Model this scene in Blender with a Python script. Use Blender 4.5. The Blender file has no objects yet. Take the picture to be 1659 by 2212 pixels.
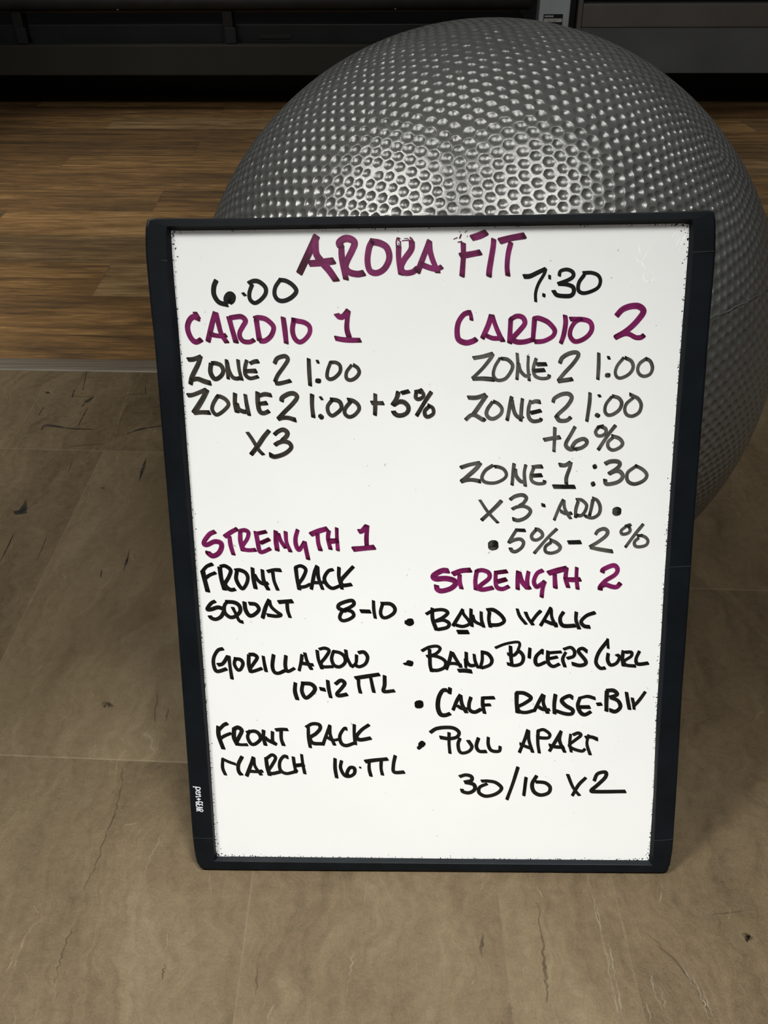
import bpy, bmesh, math, random
from mathutils import Vector, Matrix

random.seed(7)
scene = bpy.context.scene
COL = scene.collection

# ------------------------------------------------------------------ measurements
CAM = (0.0, 0.0, 0.74252)
CAM_FW = (0.0, 0.81572, -0.57844)
CAM_RT = (0.99996, -0.00499, -0.00704)
CAM_UP = (0.00863, 0.57842, 0.81569)
BALL_C = (0.11018, 0.95056, 0.32016)
BALL_R = 0.32016
BOARD_BASE = (0.04219, 0.47064, 0.00507)
BOARD_LEAN = 0.37077
BOARD_YAW = -0.01766
BALL_SEAM_AXIS = (-0.23712, 0.29272, 0.92633)

# ------------------------------------------------------------------ camera
cam_data = bpy.data.cameras.new('camera')
cam = bpy.data.objects.new('camera', cam_data)
COL.objects.link(cam)
cam_data.sensor_fit = 'VERTICAL'
cam_data.sensor_height = 24.0
cam_data.lens = 1900.0 / 2212.0 * 24.0
cam_data.clip_start = 0.02
rt, up, fw = Vector(CAM_RT), Vector(CAM_UP), Vector(CAM_FW)
cam.matrix_world = Matrix(((rt.x, up.x, -fw.x, CAM[0]), (rt.y, up.y, -fw.y, CAM[1]),
                           (rt.z, up.z, -fw.z, CAM[2]), (0, 0, 0, 1)))
scene.camera = cam

# ------------------------------------------------------------------ world, lamps, exposure
world = bpy.data.worlds.new('World')
scene.world = world
world.use_nodes = True
bg = world.node_tree.nodes['Background']
bg.inputs[0].default_value = (0.85, 0.93, 1.0, 1)
bg.inputs[1].default_value = 0.03

def ceiling_lamp_or_fill(x, y, sx, sy, watts, z=2.78):
    l = bpy.data.lights.new('ceiling_lamp_or_fill', 'AREA')
    l.shape = 'RECTANGLE'; l.size = sx; l.size_y = sy; l.energy = watts
    l.color = (1.0, 0.985, 0.945)
    o = bpy.data.objects.new('ceiling_lamp_or_fill', l); COL.objects.link(o)
    o.location = (x, y, z)
    return o

ceiling_lamp_or_fill(-0.4, -3.0, 1.1, 0.6, 24)  # unseen fill behind the camera, added to brighten the board
ceiling_lamp_or_fill(-1.42, 0.42, 0.72, 0.72, 30)
ceiling_lamp_or_fill(0.60, 0.02, 0.72, 0.72, 30)

def add_spot(x, y, tx, ty, watts, half_deg, z=2.78):
    l = bpy.data.lights.new('added_spot', 'SPOT')
    l.energy = watts; l.spot_size = math.radians(2 * half_deg); l.spot_blend = 1.0
    l.shadow_soft_size = 0.24; l.color = (1.0, 0.985, 0.94)
    o = bpy.data.objects.new('added_spot', l); COL.objects.link(o)
    o.location = (x, y, z)
    o.rotation_euler = (Vector((tx, ty, 0)) - Vector((x, y, z))).to_track_quat('-Z', 'Y').to_euler()
    return o

add_spot(-1.42, 0.22, 0.10, 0.09, 375, 17.5)  # spots added at the two lamp positions to pool light on board and floor
add_spot(0.56, -0.10, 0.00, 0.09, 280, 17.5)
# unseen spots added to brighten wood and side slate, aimed clear of the ball
add_spot(-1.75, 2.15, -1.60, 2.20, 150, 24)
add_spot(-1.55, 1.15, -1.20, 1.22, 300, 18)
add_spot(1.75, 1.05, 1.30, 1.10, 170, 18)
add_spot(-0.70, 3.20, -0.70, 3.20, 120, 24)
add_spot(1.90, 2.80, 1.90, 2.80, 150, 24)

scene.view_settings.view_transform = 'Standard'
scene.view_settings.look = 'None'
scene.view_settings.exposure = 0.0
scene.view_settings.gamma = 1.0
scene.view_settings.use_curve_mapping = False

# ------------------------------------------------------------------ helpers
def link(name, verts, faces, mat, parent=None, smooth=False, edges=()):
    me = bpy.data.meshes.new(name)
    me.from_pydata([tuple(v) for v in verts], list(edges), faces)
    me.update()
    for m in (mat if isinstance(mat, (list, tuple)) else [mat]):
        me.materials.append(m)
    if smooth:
        me.polygons.foreach_set('use_smooth', [True] * len(me.polygons))
    o = bpy.data.objects.new(name, me)
    COL.objects.link(o)
    if parent is not None:
        o.parent = parent
    return o

def tag(o, label=None, cat=None, kind=None, group=None):
    if label: o['label'] = label
    if cat: o['category'] = cat
    if kind: o['kind'] = kind
    if group: o['group'] = group
    return o

def thing(name, label, cat, loc=(0, 0, 0), rot=(0, 0, 0)):
    o = bpy.data.objects.new(name, None)
    COL.objects.link(o)
    o.empty_display_size = 0.1
    o.location = loc; o.rotation_euler = rot
    return tag(o, label, cat)

def bevel_box(name, x0, x1, y0, y1, z0, z1, mat, parent=None, bev=0.004, seg=2):
    bm = bmesh.new()
    bmesh.ops.create_cube(bm, size=1.0)
    for v in bm.verts:
        v.co = Vector(((x0 + x1) / 2 + v.co.x * (x1 - x0), (y0 + y1) / 2 + v.co.y * (y1 - y0),
                       (z0 + z1) / 2 + v.co.z * (z1 - z0)))
    if bev > 0:
        bmesh.ops.bevel(bm, geom=list(bm.edges), offset=bev, segments=seg, affect='EDGES', profile=0.6)
    me = bpy.data.meshes.new(name)
    bm.to_mesh(me); bm.free()
    me.materials.append(mat)
    o = bpy.data.objects.new(name, me)
    COL.objects.link(o)
    if parent is not None: o.parent = parent
    return o

def tube_x(name, x0, x1, y, z, r, mat, parent=None, seg=32):
    vs, fs = [], []
    for x, k in ((x0, r * 0.93), (x0 + 0.004, r), (x1 - 0.004, r), (x1, r * 0.93)):
        for i in range(seg):
            a = 2 * math.pi * i / seg
            vs.append((x, y + k * math.cos(a), z + k * math.sin(a)))
    for j in range(3):
        for i in range(seg):
            k = (i + 1) % seg
            fs.append((j * seg + i, j * seg + k, (j + 1) * seg + k, (j + 1) * seg + i))
    fs.append(tuple(range(seg))[::-1]); fs.append(tuple(range(3 * seg, 4 * seg)))
    o = link(name, vs, fs, mat, parent)
    for p in o.data.polygons: p.use_smooth = len(p.vertices) == 4
    return o

def catmull(pts, n=7):
    if len(pts) < 3:
        return pts
    out = []
    P = [2 * pts[0] - pts[1]] + pts + [2 * pts[-1] - pts[-2]]
    for i in range(1, len(P) - 2):
        a, b, c, d = P[i - 1], P[i], P[i + 1], P[i + 2]
        for k in range(n):
            t = k / n
            out.append(0.5 * ((2 * b) + (c - a) * t + (2 * a - 5 * b + 4 * c - d) * t * t
                              + (3 * b - a - 3 * c + d) * t ** 3))
    out.append(pts[-1])
    return out

def ribbon(pts, w, rnd=0.35, wob=0.05, taper=1.0):
    """outline strip of a pen stroke: list of (left, right) 2-D points, slightly rounded ends"""
    pts = catmull(pts)
    n = len(pts)
    dirs = []
    for i in range(n):
        d = pts[min(i + 1, n - 1)] - pts[max(i - 1, 0)]
        dirs.append(d.normalized() if d.length > 1e-9 else Vector((1, 0)))
    nib = Vector((0.80, -0.60))                       # chisel tip held at a slant
    h = w / 2
    rows = []
    ph = random.uniform(0, 6)
    d0, d1 = dirs[0], dirs[-1]
    tp = taper if taper < 1 else 1.0
    n0, n1 = Vector((-d0.y, d0.x)), Vector((-d1.y, d1.x))
    sl0 = max(-0.45, min(0.45, nib.dot(d0) * (1 if nib.dot(n0) > 0 else -1) * 0.42))
    sl1 = max(-0.45, min(0.45, nib.dot(d1) * (1 if nib.dot(n1) > 0 else -1) * 0.42))
    if sum((pts[i + 1] - pts[i]).length for i in range(n - 1)) < w * 0.55:
        rnd, sl0, sl1 = 0.85, 0.0, 0.0
    for e, k in ((rnd, 0.45 if rnd > 0.6 else 0.66), (rnd * 0.8, 0.72 if rnd > 0.6 else 0.82), (rnd * 0.4, 0.94)):
        rows.append((pts[0] - d0 * h * (e - sl0) + n0 * h * k * tp, pts[0] - d0 * h * (e + sl0) - n0 * h * k * tp))
    for i in range(n):
        nn = Vector((-dirs[i].y, dirs[i].x))
        f = i / max(1, n - 1)
        s = h * (1 + wob * math.sin(ph + 5 * f)) * (1 - (1 - taper) * abs(2 * f - 1))
        a, b = pts[i] + nn * s, pts[i] - nn * s
        if i == 0: a, b = a + d0 * h * sl0, b - d0 * h * sl0
        if i == n - 1 and n > 1: a, b = a + d1 * h * sl1, b - d1 * h * sl1
        rows.append((a, b))
    for e, k in ((rnd * 0.4, 0.94), (rnd * 0.8, 0.72 if rnd > 0.6 else 0.82), (rnd, 0.45 if rnd > 0.6 else 0.66)):
        rows.append((pts[-1] + d1 * h * (e + sl1) + n1 * h * k * tp, pts[-1] + d1 * h * (e - sl1) - n1 * h * k * tp))
    return rows

# ------------------------------------------------------------------ material helpers
class NT:
    def __init__(self, name):
        self.m = bpy.data.materials.new(name); self.m.use_nodes = True
        self.t = self.m.node_tree
        self.b = self.t.nodes['Principled BSDF']
    def n(self, kind, **kw):
        nd = self.t.nodes.new(kind)
        for k, v in kw.items():
            setattr(nd, k, v)
        return nd
    def l(self, a, b): self.t.links.new(a, b)
    def val(self, sock, v):
        if hasattr(v, 'node'): self.l(v, sock)
        else: sock.default_value = v
    def math(self, op, a, b=None, c=None):
        nd = self.n('ShaderNodeMath', operation=op)
        self.val(nd.inputs[0], a)
        if b is not None: self.val(nd.inputs[1], b)
        if c is not None: self.val(nd.inputs[2], c)
        return nd.outputs[0]
    def comb(self, x, y, z=0.0):
        nd = self.n('ShaderNodeCombineXYZ')
        for i, v in enumerate((x, y, z)): self.val(nd.inputs[i], v)
        return nd.outputs[0]
    def noise(self, vec, scale, detail=4, rough=0.55, dist=0.0):
        nd = self.n('ShaderNodeTexNoise')
        self.l(vec, nd.inputs['Vector'])
        nd.inputs['Scale'].default_value = scale; nd.inputs['Detail'].default_value = detail
        nd.inputs['Roughness'].default_value = rough; nd.inputs['Distortion'].default_value = dist
        return nd.outputs[0]
    def ramp(self, fac, stops):
        nd = self.n('ShaderNodeValToRGB')
        el = nd.color_ramp.elements
        while len(el) < len(stops): el.new(0.5)
        for e, (p, c) in zip(el, stops):
            e.position = p; e.color = (c[0], c[1], c[2], 1) if len(c) == 3 else c
        self.val(nd.inputs[0], fac)
        return nd.outputs[0]
    def mix(self, fac, a, b, blend='MIX'):
        nd = self.n('ShaderNodeMix', data_type='RGBA', blend_type=blend)
        self.val(nd.inputs[0], fac)
        for s, v in ((nd.inputs[6], a), (nd.inputs[7], b)):
            if hasattr(v, 'node'): self.l(v, s)
            else: s.default_value = (v[0], v[1], v[2], 1)
        return nd.outputs[2]
    def bump(self, height, strength, dist=0.001):
        nd = self.n('ShaderNodeBump')
        nd.inputs['Strength'].default_value = strength; nd.inputs['Distance'].default_value = dist
        self.l(height, nd.inputs['Height'])
        self.l(nd.outputs[0], self.b.inputs['Normal'])
    def set(self, **kw):
        names = {'col': 'Base Color', 'rough': 'Roughness', 'metal': 'Metallic', 'spec': 'Specular IOR Level',
                 'coat': 'Coat Weight', 'coatr': 'Coat Roughness', 'alpha': 'Alpha'}
        for k, v in kw.items():
            s = self.b.inputs[names[k]]
            if hasattr(v, 'node'): self.l(v, s)
            elif k == 'col': s.default_value = (v[0], v[1], v[2], 1)
            else: s.default_value = v
        return self
    def obj(self):
        return self.n('ShaderNodeTexCoord').outputs['Object']
    def xyz(self, vec):
        s = self.n('ShaderNodeSeparateXYZ'); self.l(vec, s.inputs[0]); return s.outputs

def plain(name, col, rough=0.5, spec=0.5, metal=0.0, var=0.25, scale=40.0, bump=0.0, bscale=300.0, stretch=(1, 1, 1)):
    t = NT(name)
    v = t.obj()
    mp = t.n('ShaderNodeMapping'); t.l(v, mp.inputs[0]); mp.inputs['Scale'].default_value = stretch
    f = t.noise(mp.outputs[0], scale, 5)
    lo = [c * (1 - var) for c in col]; hi = [min(1, c * (1 + var)) for c in col]
    t.set(col=t.ramp(f, [(0.3, lo), (0.7, hi)]), rough=rough, spec=spec, metal=metal)
    if bump: t.bump(t.noise(mp.outputs[0], bscale, 3), bump)
    return t.m

# wood-look planks running across, butt joints stepped from row to row
def wood_material():
    t = NT('wood_plank_vinyl')
    x, y, z = t.xyz(t.obj())
    xp = t.math('MULTIPLY_ADD', y, 0.04, x)
    yp = t.math('MULTIPLY_ADD', x, 0.055, y)
    r = t.math('DIVIDE', t.math('SUBTRACT', yp, 1.86), 0.21)
    row = t.math('FLOOR', r)
    rf = t.math('SUBTRACT', r, row)
    q = t.math('DIVIDE', t.math('SUBTRACT', t.math('ADD', xp, 0.577), t.math('MULTIPLY', row, 0.416)), 1.22)
    col = t.math('FLOOR', q)
    cf = t.math('SUBTRACT', q, col)
    wn = t.n('ShaderNodeTexWhiteNoise'); wn.noise_dimensions = '2D'
    t.l(t.comb(row, col), wn.inputs['Vector'])
    tone = wn.outputs['Value']
    shift = t.math('MULTIPLY', tone, 37.0)
    g1 = t.noise(t.comb(t.math('ADD', t.math('MULTIPLY', xp, 1.6), shift), t.math('MULTIPLY', yp, 13.0), shift), 1.6, 8, 0.70, 0.9)
    g2 = t.noise(t.comb(t.math('ADD', t.math('MULTIPLY', xp, 11.0), shift), t.math('MULTIPLY', yp, 170.0), shift), 1.5, 5, 0.68, 0.25)
    g3 = t.noise(t.comb(t.math('ADD', t.math('MULTIPLY', xp, 4.5), shift), t.math('MULTIPLY', yp, 52.0), 3.0), 1.3, 6, 0.68, 1.2)
    g4 = t.noise(t.comb(t.math('ADD', t.math('MULTIPLY', xp, 0.7), shift), t.math('MULTIPLY', yp, 3.5), 9.0), 1.0, 3, 0.6)
    f = t.math('ADD', t.math('MULTIPLY', g1, 0.56), t.math('ADD', t.math('MULTIPLY', g2, 0.30), t.math('MULTIPLY', g3, 0.36)))
    f = t.math('ADD', f, t.math('MULTIPLY', t.math('SUBTRACT', g4, 0.5), 0.30))
    f = t.math('ADD', f, t.math('MULTIPLY', t.math('SUBTRACT', tone, 0.5), 0.15))
    c = t.ramp(f, [(0.40, (0.036, 0.021, 0.0105)), (0.52, (0.092, 0.053, 0.022)), (0.62, (0.165, 0.090, 0.032)),
                   (0.72, (0.300, 0.172, 0.063)), (0.86, (0.42, 0.285, 0.145))])
    grey = t.math('GREATER_THAN', wn.outputs['Color'], 0.62)
    c = t.mix(t.math('MULTIPLY', grey, 0.6), c, t.mix(1.0, c, (0.72, 0.86, 1.10), 'MULTIPLY'))
    seam = t.math('MAXIMUM', t.math('LESS_THAN', rf, 0.014), t.math('LESS_THAN', cf, 0.0024))
    c = t.mix(t.math('MULTIPLY', seam, 0.28), c, (0.012, 0.008, 0.005))
    t.set(col=c, rough=t.math('MULTIPLY_ADD', g2, 0.25, 0.42), spec=0.35)
    t.bump(t.math('SUBTRACT', g2, t.math('MULTIPLY', seam, 0.6)), 0.22, 0.0008)
    return t.m

# slate-look vinyl tiles: brown, with veins running away from the viewer
def slate_material():
    t = NT('slate_tile_vinyl')
    ob = t.obj()
    x, y, z = t.xyz(ob)
    xp = t.math('ADD', x, 0.455)
    yp = t.math('MULTIPLY_ADD', x, 0.06, y)
    colr = t.math('DIVIDE', xp, 0.33)
    ci = t.math('FLOOR', colr)
    cf = t.math('SUBTRACT', colr, ci)
    off = t.math('MULTIPLY', t.math('GREATER_THAN', x, 0.1), 0.305)
    rr = t.math('DIVIDE', t.math('ADD', t.math('SUBTRACT', yp, 0.585), off), 0.613)
    ri = t.math('FLOOR', rr)
    rf = t.math('SUBTRACT', rr, ri)
    wn = t.n('ShaderNodeTexWhiteNoise'); wn.noise_dimensions = '2D'
    t.l(t.comb(ci, ri), wn.inputs['Vector'])
    tone = wn.outputs['Value']
    sh = t.math('MULTIPLY', tone, 19.0)
    warp = t.math('MULTIPLY', t.math('SUBTRACT', t.noise(ob, 5.0, 4, 0.6), 0.5), 0.16)
    xw = t.math('ADD', xp, warp)
    xs = t.math('MULTIPLY_ADD', y, -0.05, xw)
    big = t.noise(t.comb(t.math('ADD', t.math('MULTIPLY', xs, 8.0), sh), t.math('MULTIPLY', yp, 2.4), sh), 1.0, 8, 0.66, 0.7)
    vein = t.noise(t.comb(t.math('ADD', t.math('MULTIPLY', xs, 40.0), sh), t.math('MULTIPLY', yp, 5.5), sh), 1.0, 8, 0.68, 1.3)
    grit = t.noise(ob, 95.0, 6, 0.72)
    fine = t.noise(ob, 520.0, 4, 0.7)
    f = t.math('ADD', t.math('MULTIPLY', big, 0.52), t.math('ADD', t.math('MULTIPLY', vein, 0.26), t.math('MULTIPLY', fine, 0.22)))
    f = t.math('ADD', f, t.math('MULTIPLY', t.math('SUBTRACT', grit, 0.5), 0.22))
    f = t.math('ADD', f, t.math('MULTIPLY', t.math('SUBTRACT', tone, 0.5), 0.07))
    c = t.ramp(f, [(0.36, (0.0440, 0.0295, 0.0140)), (0.46, (0.0800, 0.0560, 0.0285)), (0.56, (0.1120, 0.0815, 0.0440)), (0.66, (0.1480, 0.1130, 0.0660))])
    # thin pale flakes along the veins
    fl = t.noise(t.comb(t.math('MULTIPLY', xs, 75.0), t.math('MULTIPLY', yp, 8.0), 0.0), 1.0, 6, 0.7, 1.6)
    flm = t.math('MULTIPLY', t.math('GREATER_THAN', fl, 0.655), t.math('GREATER_THAN', big, 0.50))
    c = t.mix(t.math('MULTIPLY', flm, 0.35), c, (0.23, 0.19, 0.135))
    seam = t.math('MAXIMUM', t.math('LESS_THAN', rf, 0.0032), t.math('MULTIPLY', t.math('LESS_THAN', cf, 0.0045), 0.45))
    c = t.mix(t.math('MULTIPLY', seam, 0.22), c, (0.26, 0.22, 0.15))
    t.set(col=c, rough=0.62, spec=0.28)
    h = t.math('ADD', t.math('MULTIPLY', t.math('ADD', vein, t.math('MULTIPLY', grit, 0.8)), 1.4), t.math('ADD', t.math('MULTIPLY', big, 2.0), t.math('MULTIPLY', fine, 0.35)))
    t.bump(t.math('SUBTRACT', h, t.math('MULTIPLY', seam, 0.5)), 0.38, 0.0035)
    return t.m

def ball_material():
    t = NT('silver_grey_pvc')
    ob = t.obj()
    n1 = t.noise(ob, 800.0, 4, 0.75)
    n2 = t.noise(ob, 9.0, 3)
    at = t.n('ShaderNodeAttribute'); at.attribute_name = 'matte'
    n3 = t.noise(ob, 1500.0, 2, 0.6)
    t.set(col=t.ramp(n2, [(0.3, (0.150, 0.152, 0.146)), (0.7, (0.190, 0.192, 0.184))]), metal=0.55,
          rough=t.math('ADD', t.math('MULTIPLY_ADD', n1, 0.14, 0.10), t.math('MULTIPLY', at.outputs['Fac'], 0.05)), spec=0.5)
    t.bump(t.math('ADD', n1, t.math('MULTIPLY', n3, 0.7)), 0.22, 0.0009)
    return t.m

def ink(name, dark, light, lo=0.35, hi=0.72, gloss=0.3):
    """marker film: streaks along the stroke, denser where the pen stops"""
    t = NT(name)
    uv = t.n('ShaderNodeUVMap'); uv.uv_map = 'stroke'
    u, v, _ = t.xyz(uv.outputs[0])
    streak = t.noise(t.comb(t.math('MULTIPLY', u, 3.2), t.math('MULTIPLY', v, 0.045), 0.0), 1.0, 3, 0.6)
    cloud = t.noise(t.obj(), 95.0, 3, 0.55)
    at = t.n('ShaderNodeAttribute'); at.attribute_name = 'pool'
    f = t.math('ADD', t.math('MULTIPLY', streak, 0.62), t.math('MULTIPLY', cloud, 0.42))
    f = t.math('SUBTRACT', f, t.math('MULTIPLY', at.outputs['Fac'], 0.30))
    t.set(col=t.ramp(f, [(lo, dark), (hi, light)]), rough=gloss, spec=0.4)
    return t.m

def panel_material():
    t = NT('white_dry_erase_melamine')
    ob = t.obj()
    a = t.noise(ob, 9.0, 3)
    b = t.noise(ob, 600.0, 2)
    t.set(col=t.ramp(a, [(0.35, (0.845, 0.862, 0.866)), (0.65, (0.868, 0.884, 0.886))]), rough=0.22, spec=0.4, coat=0.15, coatr=0.12)
    t.bump(b, 0.05, 0.0002)
    return t.m

def scuff_material(name, col, a):
    t = NT(name)
    f = t.noise(t.obj(), 55.0, 5, 0.7)
    t.set(col=col, rough=0.7, spec=0.2, alpha=t.ramp(f, [(0.35, (a * .25,) * 3), (0.62, (a,) * 3)]))
    return t.m

M_WOOD, M_SLATE = wood_material(), slate_material()
M_TRIM = plain('grey_beige_vinyl_strip', (0.112, 0.092, 0.068), 0.45, 0.4, var=0.35, scale=3.0, stretch=(1, 60, 1))
M_BALL = ball_material()
M_FRAME = plain('blue_black_moulded_plastic', (0.0042, 0.0062, 0.0084), 0.45, 0.19, var=0.3, scale=30, bump=0.06, bscale=500)
M_SEAM = plain('moulding_seam', (0.035, 0.04, 0.045), 0.4, 0.5)
M_PANEL = panel_material()
M_BACK = plain('brown_hardboard', (0.12, 0.075, 0.04), 0.8, 0.2)
M_LOGO = plain('white_print', (0.72, 0.75, 0.80), 0.5, 0.3, var=0.05)
INKS = {'P': ink('burgundy_marker_ink', (0.040, 0.002, 0.013), (0.245, 0.020, 0.135), 0.30, 0.70),
        'K': ink('black_marker_ink', (0.003, 0.003, 0.003), (0.017, 0.0165, 0.015), 0.36, 0.80),
        'G': ink('worn_black_marker_ink', (0.007, 0.0065, 0.0055), (0.082, 0.074, 0.058), 0.34, 0.78),
        'L': ink('thin_black_marker_ink', (0.009, 0.009, 0.0085), (0.150, 0.147, 0.128), 0.32, 0.76)}
M_SPECK = plain('chipped_edge_black', (0.012, 0.013, 0.016), 0.6, 0.3)
M_DUST = plain('grey_marker_residue', (0.42, 0.43, 0.44), 0.5, 0.3)
M_DRIP = plain('dried_cleaner', (0.95, 0.96, 0.96), 0.3, 0.5, var=0.02)
M_SCUFF = scuff_material('black_rubber_scuff', (0.012, 0.0135, 0.0135), 0.80)
M_CRACK = scuff_material('dark_fissure', (0.030, 0.021, 0.012), 0.42)
M_STREAK = scuff_material('pale_scratch', (0.215, 0.18, 0.125), 0.6)
M_BLACK = plain('black_powder_coat', (0.012, 0.0125, 0.0125), 0.5, 0.4, var=0.3, scale=8)
M_BLACKSOFT = plain('black_rubber_sleeve', (0.022, 0.022, 0.021), 0.6, 0.4, var=0.3, scale=12)
M_NAVY = plain('blue_black_steel', (0.012, 0.0135, 0.0165), 0.5, 0.4, var=0.35, scale=4)
M_BEAM = plain('dark_olive_grey_paint', (0.028, 0.027, 0.0215), 0.6, 0.3, var=0.15, scale=3)
M_GREYMETAL = plain('blue_grey_steel', (0.47, 0.54, 0.57), 0.42, 0.5, metal=0.2, var=0.12, scale=6)
M_CABRAIL = plain('warm_dark_grey_paint', (0.135, 0.128, 0.118), 0.5, 0.4, var=0.18, scale=4)
M_CABPANEL = plain('cool_dark_grey_panel', (0.118, 0.126, 0.126), 0.55, 0.4, var=0.18, scale=3)
M_BRONZE = plain('brown_metal_edge', (0.10, 0.068, 0.048), 0.45, 0.5, var=0.3, scale=5)
M_STICKER = plain('black_sticker', (0.010, 0.011, 0.014), 0.4, 0.4)
M_PRINT = plain('pale_sticker_print', (0.55, 0.56, 0.54), 0.5, 0.3, var=0.2, scale=400)
M_DARKPRINT = plain('dull_sticker_print', (0.10, 0.10, 0.10), 0.5, 0.3, var=0.3, scale=400)
M_WALL = plain('dark_gym_wall', (0.05, 0.05, 0.05), 0.8, 0.2)

# outlines of the frame (across, up) in mm in the plane of the board
RING_OUTER = [[-226.0,570.5],[-220.6,571.3],[-214.5,571.3],[-207.1,571.3],[-197.9,571.3],[-186.5,571.2],[-172.5,571.2],[-155.8,571.2],[-136.4,571.5],[-114.5,571.8],[-90.3,572.1],[-64.3,572.4],[-37.1,572.8],[-9.2,572.8],[18.7,572.8],[46.0,572.9],[71.9,573.2],[96.1,573.7],[118.0,574.1],[137.4,574.3],[154.1,574.5],[168.1,574.9],[179.5,575.2],[188.7,575.5],[196.1,575.8],[202.2,576.1],[207.5,574.9],[209.3,568.1],[210.2,560.0],[210.9,550.2],[211.3,537.9],[211.5,522.7],[211.4,504.1],[211.5,481.9],[211.8,456.1],[212.1,426.9],[212.3,394.7],[212.6,360.1],[213.0,323.8],[213.7,286.7],[214.3,249.5],[214.8,213.3],[215.2,178.7],[216.1,146.5],[217.0,117.3],[217.7,91.5],[218.2,69.3],[218.5,50.7],[218.9,35.5],[219.0,23.2],[218.6,13.4],[218.0,5.3],[216.2,-1.8],[211.1,-3.0],[205.0,-3.0],[197.7,-3.0],[188.5,-3.1],[177.1,-3.1],[163.2,-3.1],[146.6,-3.1],[127.2,-3.1],[105.4,-3.1],[81.3,-3.1],[55.4,-3.1],[28.3,-3.1],[0.5,-3.1],[-27.3,-3.1],[-54.4,-3.2],[-80.3,-3.2],[-104.4,-3.2],[-126.3,-3.2],[-145.6,-3.2],[-162.2,-3.2],[-176.1,-3.2],[-187.5,-3.2],[-196.7,-3.1],[-204.0,-3.0],[-210.1,-2.9],[-215.4,-2.0],[-218.7,4.2],[-219.8,12.3],[-220.6,22.0],[-221.1,34.2],[-221.3,49.3],[-221.4,67.8],[-221.4,89.9],[-221.6,115.6],[-221.8,144.6],[-222.1,176.6],[-222.4,211.0],[-222.6,247.1],[-223.2,284.0],[-223.9,320.9],[-224.5,357.0],[-225.2,391.4],[-225.7,423.4],[-226.3,452.4],[-226.8,478.0],[-227.9,500.1],[-228.5,518.6],[-229.0,533.7],[-229.1,545.9],[-228.7,555.7],[-228.1,563.8]]
RING_FACE = [[-210.5,564.9],[-205.5,565.0],[-199.8,565.0],[-193.0,565.0],[-184.5,565.0],[-173.9,565.1],[-161.0,565.1],[-145.6,565.3],[-127.7,565.5],[-107.4,565.7],[-85.1,565.9],[-61.1,566.2],[-35.9,566.5],[-10.1,566.7],[15.7,567.0],[40.8,567.3],[64.8,567.5],[87.2,567.8],[107.4,568.0],[125.4,568.2],[140.8,568.4],[153.7,568.5],[164.3,568.6],[172.8,568.8],[179.6,568.9],[185.2,569.0],[190.3,568.8],[192.1,562.3],[192.5,554.3],[192.9,544.7],[193.0,532.8],[193.1,517.9],[193.2,499.8],[193.1,478.1],[193.1,452.9],[193.0,424.4],[193.3,392.9],[193.7,359.2],[194.1,323.8],[194.6,287.5],[195.5,251.3],[196.3,215.9],[196.9,182.1],[197.4,150.7],[197.8,122.2],[198.5,97.0],[199.2,75.3],[199.8,57.1],[200.4,42.3],[200.7,30.3],[200.9,20.7],[201.0,12.8],[200.2,5.8],[195.1,5.8],[189.4,5.9],[182.6,5.9],[174.1,6.0],[163.5,6.0],[150.6,6.0],[135.1,6.0],[117.2,6.0],[96.9,6.0],[74.5,6.0],[50.5,6.0],[25.3,6.0],[-0.6,6.0],[-26.4,6.1],[-51.6,6.2],[-75.6,6.2],[-98.0,6.3],[-118.3,6.3],[-136.2,6.4],[-151.7,6.4],[-164.6,6.5],[-175.2,6.6],[-183.7,6.7],[-190.6,6.8],[-196.2,6.9],[-201.3,7.0],[-201.4,14.0],[-201.5,21.9],[-201.6,31.4],[-201.8,43.2],[-202.0,57.9],[-202.2,75.9],[-202.6,97.4],[-203.1,122.3],[-203.7,150.5],[-204.3,181.6],[-205.0,215.1],[-205.7,250.1],[-206.5,286.0],[-207.2,321.9],[-207.9,356.9],[-208.6,390.4],[-209.3,421.5],[-209.8,449.7],[-210.4,474.6],[-210.8,496.1],[-211.3,514.1],[-211.6,528.8],[-211.9,540.6],[-211.8,550.1],[-211.4,558.0]]
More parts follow.
